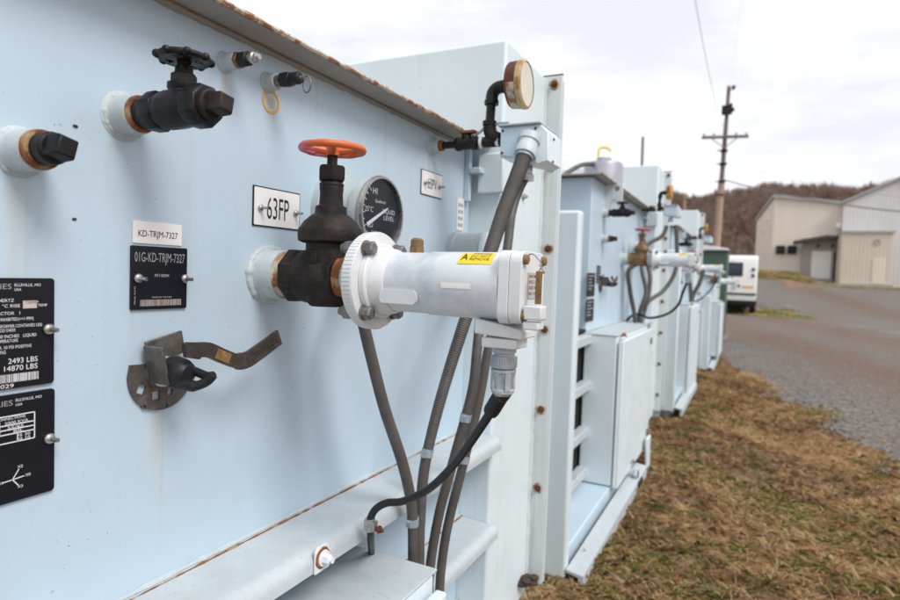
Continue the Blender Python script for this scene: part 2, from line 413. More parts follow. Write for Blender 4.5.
def tri_cloud(name, V, nper, colors, mat, **tags):
    """V (n,nper,3) fan polygons with one colour each"""
    n = V.shape[0]; me = bpy.data.meshes.new(name)
    me.vertices.add(n*nper); me.vertices.foreach_set('co', V.reshape(-1).astype(np.float32))
    me.loops.add(n*nper); me.loops.foreach_set('vertex_index', np.arange(n*nper, dtype=np.int32))
    me.polygons.add(n); me.polygons.foreach_set('loop_start', np.arange(0, n*nper, nper, dtype=np.int32))
    me.update(calc_edges=True)
    a = me.color_attributes.new('tint', 'FLOAT_COLOR', 'POINT')
    c4 = np.concatenate([np.repeat(colors, nper, 0), np.ones((n*nper, 1))], 1)
    a.data.foreach_set('color', c4.reshape(-1).astype(np.float32))
    me.materials.append(mat); o = bpy.data.objects.new(name, me); COL.objects.link(o); tag(o, **tags); return o
def tint_mat(name, rough=.9, sub=0.):
    m, nt, b = newmat(name); a = N(nt, 'ShaderNodeVertexColor'); a.layer_name = 'tint'
    nt.links.new(a.outputs[0], b.inputs['Base Color']); b.inputs['Roughness'].default_value = rough
    b.inputs['Specular IOR Level'].default_value = .2
    tl = N(nt, 'ShaderNodeBsdfTranslucent'); nt.links.new(a.outputs[0], tl.inputs[0]); ms = N(nt, 'ShaderNodeMixShader'); ms.inputs[0].default_value = .35
    out = [n for n in nt.nodes if n.type == 'OUTPUT_MATERIAL'][0]; nt.links.new(b.outputs[0], ms.inputs[1]); nt.links.new(tl.outputs[0], ms.inputs[2]); nt.links.new(ms.outputs[0], out.inputs[0])
    return m
M['tint'] = tint_mat('plant_tint')
def lerp_cols(t, pal):
    pal = np.array(pal); k = np.clip(t, 0, .999)*(len(pal)-1); i = k.astype(int); w = (k-i)[:, None]
    return pal[i]*(1-w)+pal[i+1]*w
def woods(name, nt_, x0, x1, y0, y1, hmin, hmax, pal, twigs, hf, w, **tags):
    tx = rng.uniform(x0, x1, nt_); ty = rng.uniform(y0, y1, nt_); tz = hf(tx, ty); th = rng.uniform(hmin, hmax, nt_)
    th = th*(1+.10*np.sin(tx*.35)+.10*np.sin(tx*.9+ty))
    tw = rng.uniform(.6, 1.3, nt_); tone = rng.uniform(0, 1, nt_)
    T = np.repeat(np.arange(nt_), twigs); k = len(T)
    h0 = rng.uniform(.15, .8, k); a = rng.uniform(0, 2*PI, k); L = rng.uniform(.15, .42, k)*(1.1-h0*.6)
    base = np.stack([tx[T]+rng.normal(0, .5, k), ty[T]+rng.normal(0, .5, k), tz[T]+h0*th[T]*.8], -1)
    d = np.stack([np.cos(a)*rng.uniform(.2, 1.1, k), np.sin(a)*rng.uniform(.2, .9, k), rng.uniform(.5, 1.3, k)], -1)
    d /= np.linalg.norm(d, axis=1, keepdims=True); tip = base+d*(L*th[T]*tw[T])[:, None]
    side = np.cross(d, rng.normal(0, 1, (k, 3))); side /= np.linalg.norm(side, axis=1, keepdims=True)
    V = np.stack([base-side*w, base+side*w, tip], 1)
    col = lerp_cols(np.clip(tone[T]*.7+rng.uniform(0, .3, k), 0, 1), pal)
    V2 = np.stack([np.stack([tx-.16, ty, tz-.5], -1), np.stack([tx+.16, ty, tz-.5], -1), np.stack([tx+rng.normal(0, .4, nt_), ty, tz+th*.95], -1)], 1)
    c2 = lerp_cols(rng.uniform(0, 1, nt_), [(.10, .08, .07), (.22, .18, .16)])
    return tri_cloud(name, np.concatenate([V, V2]), 3, np.concatenate([col, c2]), M['tint'], **tags)
woods('bare_woods', 4600, -60, 100, 150, 292, 4.5, 8, [(.12, .075, .06), (.22, .135, .10), (.30, .19, .14), (.19, .16, .14), (.33, .245, .185), (.25, .22, .20)], 42, hill_h, .13,
      label='brown leafless woods covering the hill in the distance', cat='woods', kind='stuff')
woods('pale_brush', 170, -16, 9, 74, 84, 1.6, 3.0, [(.30, .27, .25), (.42, .38, .37), (.22, .17, .14)], 60, lambda x, y: height(x, y)-.1, .05,
      label='pale grey thicket at the foot of the wooded hill', cat='brush', kind='stuff')

# grass: flattened dead blades with green tufts
def grass(name, n, xf, y0, y1, lmin, lmax, w, green, tuft=0, **tags):
    u = rng.uniform(0, 1, n); y = y0+(y1-y0)*u**1.5; lo, hi = xf(y); x = rng.uniform(lo, np.maximum(hi, lo+.01))
    if tuft:
        cy = y0+(y1-y0)*rng.uniform(0, 1, tuft)**1.5; lo, hi = xf(cy); cx = rng.uniform(lo, np.maximum(hi, lo+.01)); k = rng.integers(0, tuft, n); sp = rng.uniform(.015, .05, tuft)[k]
        x = cx[k]+rng.normal(0, 1, n)*sp; y = cy[k]+rng.normal(0, 1, n)*sp; tone = rng.normal(0, 1.0, tuft)[k]
    clump = np.sin(x*3.1+np.sin(y*2.3)*2)+np.sin(y*3.7+np.sin(x*4.1)*1.7)+.8*np.sin(x*9+y*7)+.9*np.sin(x*17+2*np.sin(y*11))*np.sin(y*15+2*np.sin(x*13))
    gsel = (np.sin(x*2.2+1.3*np.sin(y*1.7)+.6)*np.sin(y*2.0+.8*np.sin(x*2.9))+rng.normal(0, .55, n)) > green
    if tuft: clump = clump*.4+tone; gsel = (rng.uniform(0, 1, tuft) < .24)[k] & (rng.uniform(0, 1, n) < .8)
    keep = (clump+rng.normal(0, 1.1, n)) > -1.4
    x, y, clump, gsel = x[keep], y[keep], clump[keep], gsel[keep]; n = len(x)
    z = height(x, y)
    a = rng.uniform(0, 2*PI, n); L = rng.uniform(lmin, lmax, n)*(1+.25*np.clip(clump, -1, 2)); lift = rng.uniform(.03, .38, n)
    if tuft: lift = lift+rng.uniform(.1, .6, n)
    lift = np.where(gsel, rng.uniform(.25, .7, n), lift)
    d = np.stack([np.cos(a), np.sin(a)], -1); sd = np.stack([-np.sin(a), np.cos(a)], -1)*w
    b0 = np.stack([x, y, z-.004], -1); b0[:, 2] += rng.uniform(0, .03, n)*(clump > .4)
    mid = b0.copy(); mid[:, :2] += d*(L*.5*(1-lift*.5))[:, None]; mid[:, 2] += L*.45*lift
    tip = b0.copy(); tip[:, :2] += d*(L*(1-lift*.45))[:, None]; tip[:, 2] += L*.6*lift*rng.uniform(.4, 1.2, n)
    s3 = np.concatenate([sd, np.zeros((n, 1))], 1)
    V = np.stack([b0-s3, b0+s3, mid+s3*.8, tip, mid-s3*.8], 1)
    t = np.clip(.46+.20*clump+rng.normal(0, .24, n), 0, 1)
    col = lerp_cols(t, [(.105, .055, .032), (.33, .19, .105), (.60, .39, .215), (.78, .54, .30), (.86, .70, .47)])
    gc = lerp_cols(rng.uniform(0, 1, n), [(.16, .19, .05), (.30, .33, .10), (.45, .43, .18)])
    col = np.where(gsel[:, None], gc, col)
    return tri_cloud(name, V, 5, col, M['tint'], **tags)
grass('dead_grass', 400000, lambda y: (np.full_like(y, -.72), 2.30-.255*y+.12*np.sin(y*2.1)+rng.exponential(.09, y.shape)), 1.9, 12.5, .022, .072, .0012, 1.25,
      label='matted brown dead grass with green tufts along the transformers', cat='grass', kind='stuff')
grass('grass_tufts', 130000, lambda y: (np.full_like(y, -.70), 2.30-.255*y), 1.9, 11.5, .025, .080, .0010, 1.2, 2600,
      label='straw and brown grass tufts standing up from the matted dead grass', cat='grass', kind='stuff')
grass('verge_grass', 16000, lambda y: (np.full_like(y, -.6), np.full_like(y, 2.0)+.3*np.sin(y)), 26.5, 31, .05, .16, .012, .35,
      label='yellowed grass patch around the white van', cat='grass', kind='stuff')
grass('bank_grass', 30000, lambda y: (np.full_like(y, -1.5), np.full_like(y, 8.5)), 43.4, 48.2, .06, .22, .02, .25,
      label='green and straw grass bank below the warehouse wall', cat='grass', kind='stuff')
# loose stones along the near edge of the lot
k = 2600; sy = rng.uniform(3.2, 14, k); sx = 2.2-.255*sy+np.abs(rng.normal(0, .9, k)); sz = height(sx, sy)+.006; r = rng.uniform(.006, .022, k)
mb = MB()
for i in range(k):
    q = [Vector((math.cos(t)*r[i]*random.uniform(.7, 1.2), math.sin(t)*r[i]*random.uniform(.7, 1.2), random.uniform(.1, .5)*r[i])) for t in (0, 1.3, 2.5, 3.8, 5.)]
    c0 = Vector((sx[i], sy[i], sz[i])); mb.add([c0+v for v in q]+[c0+Vector((0, 0, r[i]*.9))], [(j, (j+1) % 5, 5) for j in range(5)])
m, nt, b = newmat('stone_grey'); g = N(nt, 'ShaderNodeNewGeometry'); setb(b, ramp(nt, g.outputs['Random Per Island'], [(0., (.08, .075, .073)), (1., (.30, .285, .28))]), .9, 0, nt); M['stone'] = m
tag(mb.build('loose_gravel', 'stone'), 'loose grey stones along the edge of the dead grass', 'gravel', kind='stuff')

# ------------------------------------------------------------------ transformer tanks
D1 = -.72
def bolt(mb, c, r=.009, ax=(0, -1, 0), h=.007, rot=.3, shank=True):
    c = Vector(c); a = Vector(ax); mb.lathe(c, a, [(0, r*1.55), (h*.25, r*1.55), (h*.3, r*1.5)], 16)
    mb.lathe(c+a*h*.3, a, [(0, r*1.0), (h, r), (h*1.1, r*.85)], 6, rot)
    if shank: mb.cyl(c+a*h*1.3, c+a*h*1.9, r*.55, 10)
def ledge(mb, y0, y1, xw, xo, z, th=.036, drop=.037):
    prof = [(xw+.0005, z+.002), (xo-.030, z-.002)]
    for i in range(6):
        a = PI/2*(1-i/5); prof.append((xo-.022+.022*math.cos(a), z-.024+.022*math.sin(a)))
    prof += [(xo, z-drop), (xo-.007, z-drop-.002), (xo-.008, z-.028), (xo-.03, z-.010), (xw+.0005, z-.006)]
    n = len(prof); v = [(x, y, q) for y in (y0, y1) for x, q in prof]
    mb.add(v, [tuple(range(n-1, -1, -1)), tuple(range(n, 2*n))]+[(i, (i+1) % n, n+(i+1) % n, n+i) for i in range(n)])
def rough_tube(mb, a, b, r, n=90, w=.35):
    a, b = Vector(a), Vector(b); pts = [a.lerp(b, i/n) for i in range(n+1)]
    mb.tube(pts, [r*(1+w*(random.random()-.5)*2) for _ in pts], 8)
def tank(label, y0, y1, xw, zl, zt, cx, y2, zb, zg, wallback=-2.4, fl=.054):
    t = thing('transformer_tank', label, 'transformer', (xw, (y0+y1)/2, zg), 'transformer tanks in a row')
    MB().box(wallback, xw, y0, y1, zb, zl-.004).build('tank_wall', 'paint', t, .004)
    MB().box(wallback-.05, xw+.060, y0-.06, y1-.002, zl+.001, zl+.007).build('cover_lip', 'paint_rusty', t)
    mb = MB(); n = 140
    pts = [Vector((xw+.0625, y0-.06+(y1-.01-y0+.06)*i/n, zl+.004+random.uniform(-.0006, .0006))) for i in range(n+1)]
    mb.tube(pts, [.0042*random.uniform(.7, 1.25) for _ in pts], 6); mb.build('rusty_edge', 'rust_cream', t)
    mb = MB(); rough_tube(mb, (xw+.001, y0, zl-.003), (xw+.001, y1, zl-.003), .005); mb.build('lip_weld', 'lip_dirt', t)
    MB().box(cx-1.0, cx, y1, y2, zb-.04, zt).build('terminal_compartment', 'paint_c', t, .008, seg=3)
    # end flange with its bolts
    mb = MB(); mb.box(cx-1.05, cx+fl, y2+.001, y2+.011, zb, zt+.003); f_ = mb.build('end_flange', 'flange_paint', t, .0015)
    MB().box(cx-1.05, cx+fl-.002, y2+.0115, y2+.0165, zb+.01, zt+.011).build('gasket', 'rubber', t)
    MB().box(cx-1.06, cx+fl+.001, y2+.017, y2+.030, zb, zt-.014).build('mating_flange', 'paint_c', t, .0015)
    k = 0; z = zt-.024
    while z > zb+.1:
        mb = MB(); bolt(mb, (cx+fl*.53, y2+.001, z), .0075, (0, -1, 0), .008, random.random()); mb.build('flange_bolt', 'rust_dark', t)
        mb = MB(); mb.lathe((cx+fl*.53, y2+.0006, z), (0, -1, 0), [(0, .017), (.0012, .016)], 18, wob=.15, seed=k)
        mb.build('rust_ring', 'rust_cream', t); z -= .2635; k += 1
    # weld fillet between compartment and flange
    mb = MB(); rough_tube(mb, (cx+.001, y2-.004, zb+.02), (cx+.001, y2-.004, zt-.01), .006, 120, .25); mb.build('flange_weld', 'flange_paint', t)
    # stiffener ledges down the wall
    z = -.446+(zl-.352)*.75
    zz = []
    while z > zb+.03: zz.append(z); z -= .250
    for q in zz:
        mb = MB(); ledge(mb, y0-.02, y1-.0015, xw, xw+.123, q); mb.build('stiffener_ledge', 'paint_dirty', t)
        mb = MB(); rough_tube(mb, (xw+.002, y0, q+.004), (xw+.002, y1, q+.003), .0042); mb.build('white_weld', 'boss', t)
        mb = MB(); rough_tube(mb, (xw+.0105, y0, q+.0015), (xw+.0105, y1, q+.0015), .0016, 120, .8); mb.build('rust_seam', 'rust', t)
    # end bracket with its clip where wall and compartment meet
    mb = MB(); mb.box(xw+.0005, xw+.016, y1-.045, y1-.028, zl-.152, zl-.01).build('end_bar', 'paint', t, .002)
    MB().box(xw+.016, xw+.05, y1-.05, y1-.02, zl-.078, zl-.062).build('bar_clip', 'paint', t, .003)
    MB().box(xw+.03, cx+.012, y1-.022, y1-.001, zl-.129, zl-.02).build('pocket_cover', 'paint_c', t, .004)
    # base channel and skid plate
    mb = MB(); mb.box(xw-.3, cx-.03, y0-.95 if y0 > 1 else y0, y2+.0, zg-.03, zb-.041); mb.build('base_channel', 'paint', t, .006)
    return t
T1 = tank('nearest pale blue-grey transformer tank, with the orange wheel valve on its wall', -.10, 1.54, D1, .352, .642, -.627, 1.887, -1.02, -1.22)
for ch in T1.children:
    if ch.name.startswith('tank_wall'): ch.data.materials[0] = M['near']
for yy in (1.663, 1.714):
    mb = MB(); bolt(mb, (-.6265, yy, .238), .007, (1, 0, 0), .008); mb.build('side_bolt', 'steel', T1)
MB().box(D1+.0004, D1+.0022, 1.455, 1.497, .118, .205).build('perforated_tag', 'plate_white', T1)
mb = MB()
for i in range(4):
    for j in range(2): mb.box(D1+.0022, D1+.003, 1.463+j*.016, 1.473+j*.016, .128+i*.018, .137+i*.018)
mb.build('tag_print', 'ink_grey', T1)
# residue in the corner at the foot of the flange
mb = MB()
for i in range(12): mb.ball((-.60+random.uniform(-.03, .02), 1.86+random.uniform(-.05, .01), -.99+random.uniform(-.01, .01)), random.uniform(.008, .02), 8, 5, (1, 1, .5))
mb.build('corner_debris', 'soil_dark', T1)

Y2, D2, L2, C2Z = 3.27, -.80, .555, .905
def tank_far(label, xw, dy, dz, grow=0.):
    t = tank(label, Y2+dy, 4.94+dy, xw, L2+dz-grow, C2Z+dz-grow*1.6, -.695+(xw-D2), 5.30+dy, -1.10+dz, -1.28+dz, xw-1.3)
    # throat panel on the near side, standing clear of the tank on the base channel
    X = xw-D2
    MB().box(-1.6+X, -.604+X, 2.30+dy, 2.36+dy, -1.20+dz, .262+dz-grow).build('throat_panel', 'paint_c', t, .012, seg=3)
    MB().box(-1.62+X, -.70+X, 2.275+dy, 2.2985+dy, -1.16+dz, .05+dz-grow).build('throat_frame', 'flange_paint', t, .006)
    MB().box(-1.6+X, -.80+X, 2.361+dy, Y2+dy-.001, -1.2+dz, -.28+dz).build('gap_shade_block', 'dark', t)  # added near-black block: paints the shade of the gap behind the shelves
    for q in (-.30, -.55, -.80, -1.02):
        MB().box(-.799+X, -.745+X, 2.362+dy, Y2+dy-.022, q-.05+dz, q+dz).build('shelf_channel', 'paint_dirty', t, .006)
    mb = MB(); mb.prism([[( -.55, -1.23), (-.53, -1.23), (-.53, -1.165), (-.60, -1.155), (-.60, -1.165), (-.55, -1.175)]], (X, 2.30+dy, dz), (1, 0, 0), (0, 0, 1), (0, 1, 0), 1.6)
    mb.build('skid_angle', 'paint_dirty', t)
    MB().box(-1.3+X, -.62+X, 2.365+dy, 3.9+dy, -1.26+dz, -1.105+dz).build('skid_beam', 'paint', t, .006)
    if grow: return t
    # lifting lug beside the roof
    c = [( -.80+X, .40+dz), (-.80+X, .553+dz), (-.715+X, .565+dz), (-.70+X, .55+dz), (-.70+X, .44+dz), (-.717+X, .432+dz)]
    for i in range(7):
        a = PI*i/6; c.append((-.742+X+.022*math.cos(a), .432+dz+.035*math.sin(a)))
    c.append((-.764+X, .40+dz))
    mb = MB(); mb.prism([c, circ(.016, 16, -.732+X, .53+dz)[::-1]], (0, 3.58+dy, 0), (1, 0, 0), (0, 0, 1), (0, 1, 0), .022); mb.build('lifting_lug', 'flange_paint', t)
    return t
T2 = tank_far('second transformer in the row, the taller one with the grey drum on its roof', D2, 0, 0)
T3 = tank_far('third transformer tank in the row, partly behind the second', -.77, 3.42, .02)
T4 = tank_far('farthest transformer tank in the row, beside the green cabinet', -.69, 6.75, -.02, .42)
# drum on the roof of the second transformer
t = thing('roof_drum', 'round lilac-grey relief drum on the roof of the second transformer', 'drum', (-.90, 3.95, L2+.007))
mb = MB(); mb.lathe((-.90, 3.95, L2+.0075), WZ, [(0, .128), (.02, .124), (.17, .124), (.182, .118), (.186, .108)], 48); mb.build('drum_body', 'drum', t)
mb = MB(); mb.lathe((-.90, 3.95, L2+.187+.007), WZ, [(-.001, .05), (.03, .048), (.034, .04)], 8); mb.build('drum_cap', 'blue_strap', t)
mb = MB(); mb.tube(spline([(-.93, 3.93, L2+.225), (-.93, 3.93, L2+.275), (-.915, 3.94, L2+.295), (-.875, 3.955, L2+.29), (-.86, 3.96, L2+.272)]), .008, 8); mb.build('lever_handle', 'yellow', t)
mb = MB(); mb.tube(spline([(-1.02, 3.42, L2+.02), (-1.0, 3.5, L2+.07), (-.97, 3.68, L2+.14), (-.94, 3.83, L2+.17)]), .014, 10); tag(mb.build('roof_hose', 'conduit'), 'dark grey hose running up to the drum on the second transformer roof', 'hose')

# ------------------------------------------------------------------ small fittings on the nearest tank
def boss(mb, y, z, x0, r, l, weld=1.35, seed=1, n=30):
    mb.lathe((x0+.0005, y, z), WX, [(0, r*weld), (.0012, r*(weld*.85+.13)), (.004, r*1.07), (.008, r*1.02), (.013, r*1.005)], n+16, wob=.010, seed=seed)
    mb.lathe((x0+.006, y, z), WX, [(0, r), (l-.008, r), (l-.006, r*.97)], n)
    q = random.Random(seed*7); ph = [q.uniform(0, 6.3) for _ in range(6)]
    mb.torus((x0+.0005, y, z), WX, r*1.07, r*.15, 72, 10, lambda a: 1+.16*math.sin(a*3+ph[0])+.14*math.sin(a*7+ph[1])+.12*math.sin(a*13+ph[2])+.10*math.sin(a*23+ph[3]))
def pipe_plug(loc, label, skin='iron', group='square head pipe plugs'):
    x, y, z = loc
    t = thing('pipe_plug', label, 'pipe plug', loc)
    mb = MB(); boss(mb, y, z, x, .0245, .040, 1.24, 3); mb.build('weld_boss', 'boss', t)
    mb = MB(); mb.lathe((x+.036, y, z), WX, [(0, .022), (.012, .0225), (.016, .021)], 26, wob=.02); mb.build('rust_ring', 'rust', t)
    mb = MB(); mb.lathe((x+.05, y, z), WX, [(0, .0185), (.018, .0185), (.021, .016)], 26)
    mb.lathe((x+.069, y, z), WX, [(0, .0180), (.022, .0165), (.026, .014)], 4, .55); mb.build('square_plug', skin, t, .0015)
    return t
pp = pipe_plug((D1, .377, .116), 'black square headed plug in a grey pipe stub, leftmost on the nearest tank')

def handwheel(mb, c, R, r, spokes, lobes=0, hub=.012, dish=.010, n=64):
    c = Vector(c)
    if lobes:
        mb.torus(c, WZ, R-.004, r*.75, 72, 10)
        for i in range(lobes):
            a = 2*PI*i/lobes+.2; d = Vector((math.cos(a), math.sin(a), 0)); mb.ball(c+d*(R-.0015), r*1.02, 12, 8, (1, 1, .95))
        mb.prism([circ(R-.006, 40)]+[[(.62*R*math.cos(a+o)*k, .62*R*math.sin(a+o)*k) for o, k in ((-.30, .72), (.30, .72), (.36, 1.15), (-.36, 1.15))][::-1] for a in [2*PI*i/4+.5 for i in range(4)]],
                 c+Vector((0, 0, -.004)), WX, WY, WZ, .006)
    else:
        mb.torus(c, WZ, R-r, r, n, 12, lambda a: 1+.06*math.sin(a*9))
        for i in range(spokes):
            a = 2*PI*i/spokes+.35; d = Vector((math.cos(a), math.sin(a), 0)); s = Vector((-d.y, d.x, 0))
            mb.tube([c+d*hub*.6+Vector((0, 0, -dish)), c+d*(R*.45)+Vector((0, 0, -dish*.6)), c+d*(R-r)], [.0065, .0055, .005], 8)
    mb.lathe(c+Vector((0, 0, -dish-.006)), WZ, [(0, hub), (.012, hub), (.016, hub*.7)], 16)
def globe_valve(loc, label, body='iron'):
    x, y, z = loc; t = thing('globe_valve', label, 'valve', loc)
    mb = MB(); boss(mb, y, z, x, .0270, .036, 1.32, 5); mb.build('weld_boss', 'boss', t)
    mb = MB(); mb.lathe((x+.033, y, z), WX, [(0, .0245), (.006, .025), (.010, .0235)], 26, wob=.02); mb.build('rust_ring', 'rust', t)
    mb = MB()
    mb.lathe((x+.042, y, z), WX, [(0, .0205), (.02, .0205)], 28)
    mb.lathe((x+.058, y, z), WX, [(0, .0255), (.004, .0275), (.022, .0275), (.026, .0255)], 8, .39)
    mb.lathe((x+.082, y, z), WX, [(0, .0235), (.014, .0262), (.036, .0262), (.052, .0245), (.06, .0235)], 28)
    mb.lathe((x+.138, y, z), WX, [(0, .0255), (.004, .0285), (.026, .0285), (.031, .0255)], 8, .39)
    mb.build('body', body, t, .0012)
    mb = MB(); mb.lathe((x+.168, y, z), WX, [(0, .0200), (.008, .0200), (.010, .018)], 24)
    mb.lathe((x+.177, y, z), WX, [(0, .0175), (.022, .0165), (.026, .014)], 4, .62); mb.build('end_plug', 'iron_brown', t, .0015)
    cx = x+.122
    mb = MB(); mb.lathe((cx, y, z+.012), WZ, [(0, .021), (.010, .0190), (.013, .0208), (.019, .0208), (.021, .017)], 24)
    mb.lathe((cx, y, z+.033), WZ, [(0, .0165), (.010, .0165), (.012, .014)], 8, .3)
    mb.lathe((cx, y, z+.045), WZ, [(0, .0120), (.008, .011), (.011, .009)], 20); mb.build('bonnet', body, t)
    mb = MB(); mb.cyl((cx, y, z+.052), (cx, y, z+.070), .0065, 14); mb.build('stem', 'rust_dark', t)
    mb = MB(); handwheel(mb, (cx, y, z+.0655), .0345, .0058, 4, 8, .009, .002); mb.build('handwheel', body, t)
    return t
gv = globe_valve((D1, .498, .184), 'black globe valve with scalloped handwheel, above the white and black tag plates')
gv.scale = (.89, .89, .89); pp.scale = (.92, .92, .92)

def test_port(loc, label):
    x, y, z = loc; t = thing('test_port', label, 'test port', loc)
    mb = MB(); boss(mb, y, z, x, .0125, .026, 1.3, 8, 22); mb.build('weld_boss', 'boss', t)
    mb = MB(); mb.lathe((x+.022, y, z), WX, [(0, .0125), (.010, .0125)], 6, .2); mb.build('brass_nut', 'brass_rust', t, .001)
    mb = MB(); mb.lathe((x+.032, y, z), WX, [(0, .0118), (.014, .0118), (.016, .010)], 6, .4); mb.build('black_nut', 'rubber', t, .001)
    mb = MB(); mb.lathe((x+.047, y, z), WX, [(0, .0055), (.006, .0055), (.007, .008), (.012, .008), (.014, .006), (.018, .0065), (.022, .004)], 18); mb.build('nipple', 'steel', t)
    return t
tp = test_port((D1, .658, .303), 'small brass and black test nipple with a steel tip, next to the globe valve wheel')
t = thing('ring_fitting', 'small black hex fitting with a wire pull ring, above the yellow round sticker', 'fitting', (D1, .747, .300))
mb = MB(); boss(mb, .747, .300, D1, .0135, .020, 1.28, 9, 24); mb.build('weld_boss', 'boss', t)
mb = MB(); mb.cyl((D1+.02, .747, .300), (D1+.034, .747, .300), .009, 18); mb.build('neck', 'steel_dull', t)
mb = MB(); mb.lathe((D1+.030, .747, .300), WX, [(0, .0118), (.010, .0128), (.020, .0118)], 6, .2); mb.lathe((D1+.049, .747, .300), WX, [(0, .0098), (.016, .0098), (.019, .008)], 12); mb.build('hex_body', 'rubber', t, .001)
mb = MB(); mb.torus((D1+.077, .752, .290), (.4, 1, .1), .0125, .0011, 32, 8); mb.cyl((D1+.066, .747, .300), (D1+.076, .749, .300), .0035, 10); mb.build('pull_ring', 'steel_dull', t)

# yellow round sticker
t = thing('round_sticker', 'round yellow-rimmed sticker on the tank wall below the ring fitting', 'sticker', (D1, .755, .271))
mb = MB(); mb.prism([circ(.0195, 40), circ(.0155, 40)[::-1]], (D1+.0004, .755, .271), WY, WZ, WX, .0006); mb.build('sticker_rim', 'ink_yellow', t)
mb = MB()
for i, (a, w) in enumerate(((-.008, .010), (-.004, .019), (.0, .022), (.004, .020), (.008, .012))):
    write(mb, ('CHECK', 'OIL SAMPLE', 'NITROGEN OK', 'TEST DATE', 'LEVEL')[i], (D1+.0008, .755-w*.42, .2700-a*1.05-.0006), WY, WZ, .0026, w*.95)
mb.build('lettering', 'ink_yellow', t)

# ------------------------------------------------------------------ plates
def screw(name, parent, x, y, z, r=.0058, dy=.004):
    mb = MB(); mb.ball((x+.002, y, z), r, 16, 9, (.65, 1, 1)); mb.cyl((x+.004, y, z), (x+.0145, y+dy*.5, z-.0006), r*.42, 10); mb.build(name, 'steel', parent)
def plate(name, label, cat, y0, y1, z0, z1, th, mat, edge=None, r=.004):
    t = thing(name, label, cat, (D1, (y0+y1)/2, z0))
    mb = MB(); mb.prism([rrect((y1-y0)/2, (z1-z0)/2, r)], (D1+.0004, (y0+y1)/2, (z0+z1)/2), WY, WZ, WX, th); mb.build('plate', mat, t)
    if edge:
        mb = MB(); mb.prism([rrect((y1-y0)/2+.0022, (z1-z0)/2+.0022, r)], (D1+.0002, (y0+y1)/2, (z0+z1)/2), WY, WZ, WX, th*.7); mb.build('backing', edge, t)
    return t, D1+.0004+th+.0003
def barcode(mb, x, y0, y1, z0, z1, seed=1):
    r_ = random.Random(seed); y = y0
    while y < y1-.001:
        w = r_.choice((.0004, .0006, .0010)); mb.add([(x, y, z0), (x, y+w, z0), (x, y+w, z1), (x, y, z1)], [(0, 1, 2, 3)]); y += w+r_.choice((.0004, .0005, .0009))
t, xf = plate('tag_label', 'small white label reading KD-TRJM-7327, above the black tag plate', 'label', .511, .5855, .0255, .0545, .0012, 'label_white', None, .001)
mb = MB(); write(mb, 'KD-TRJM-7327', (xf, .5185, .0345), WY, WZ, .0085, .060); mb.build('lettering', 'ink_black', t)
t, xf = plate('tag_plate', 'square black tag plate with barcode, 01G-KD-TRJM-7327, under the white label', 'sign', .508, .5935, -.062, .0222, .003, 'plate_black', None, .002)
mb = MB(); write(mb, '01G-KD-TRJM-7327', (xf, .5125, .0015), WY, WZ, .0125, .0765); mb.build('lettering', 'ink_grey', t)
mb = MB(); write(mb, 'MT1180094', (xf, .5420, -.0185), WY, WZ, .0040, .022); write(mb, 'MADE IN THE USA', (xf, .5385, -.0468), WY, WZ, .0020, .030)
barcode(mb, xf, .521, .585, -.0575, -.0490, 4)
write(mb, 'SERIAL PLATE', (xf, .5140, -.055), WZ, -WY, .0018, .024); mb.build('small_print', 'barcode', t)
screw('screw', t, xf, .5170, -.0205, .0062); screw('screw', t, xf, .5885, -.0205, .0062)
t, xf = plate('tag_sign', 'white plate with black edge reading 63FP, beside the orange wheel valve', 'sign', .7205, .827, .068, .1285, .0022, 'plate_white', 'ink_black', .001)
mb = MB(); write(mb, '63FP', (xf, .7485, .0800), WY, WZ, .036, .052); mb.build('lettering', 'ink_black', t)
screw('screw', t, xf, .7330, .0955, .0055); screw('screw', t, xf, .8165, .0955, .0055)
t, xf = plate('tag_sign', 'small white plate with black edge reading 63PV, below the black pipe tee', 'sign', 1.258, 1.362, .190, .2460, .0022, 'plate_white', 'ink_black', .001)
mb = MB(); write(mb, '63PV', (xf, 1.287, .2055), WY, WZ, .026, .046); mb.build('lettering', 'ink_black', t)
screw('screw', t, xf, 1.272, .217, .006); screw('screw', t, xf, 1.347, .217, .006)

t, xf = plate('nameplate', 'large black nameplate of white text with a barcode, upper of two at the left edge', 'sign', .205, .4125, -.1425, -.0215, .003, 'plate_black', None, .004)
mb = MB(); mi = MB(); R_ = .405
write(mi, 'INDUSTRIES', (xf, .3675, -.0335), WY, WZ, .0058, .052, True); write(mb, 'ELLSVILLE, MO', (xf, .3705, -.0305), WY, WZ, .0030, .027); write(mb, 'USA', (xf, .3705, -.0355), WY, WZ, .0028)
for z_, s_, r_, h_, w_ in ((-.0475, '60 HERTZ', .3700, .0034, .022), (-.0535, '65   \u00b0C RISE', .3760, .0034, .028), (-.0615, 'KFACTOR   1', .3760, .0034, .028), (-.0680, 'FLUID INHIBITED(<=1 PPM)', .3900, .0034, .044),
                           (-.0755, 'TRANSFORMER CONTAINED LESS', .3990, .0034, .052), (-.0800, 'THAN 1 PPM PCB, METHOD D4059.', .3720, .0034, .052), (-.0865, 'LEVEL IS 13.00 INCHES   LIQUID', .3930, .0034, .060),
                           (-.0915, 'AT 25C LIQUID TEMPERATURE', .3740, .0034, .050), (-.0985, 'SEALED SYSTEM, 10 PSI POSITIVE', .3880, .0034, .060), (-.1035, 'VACUUM FILLING', .3620, .0034, .030)):
    write(mb, s_, (xf, r_, z_), WY, WZ, h_, w_, True)
write(mb, 'FITTINGS', (xf, .352, -.1150), WY, WZ, .0032, .020, True)
write(mb, '2493 LBS', (xf, .3945, -.1150), WY, WZ, .0058, .030, True); write(mb, '14870 LBS', (xf, .3945, -.1230), WY, WZ, .0058, .034, True)
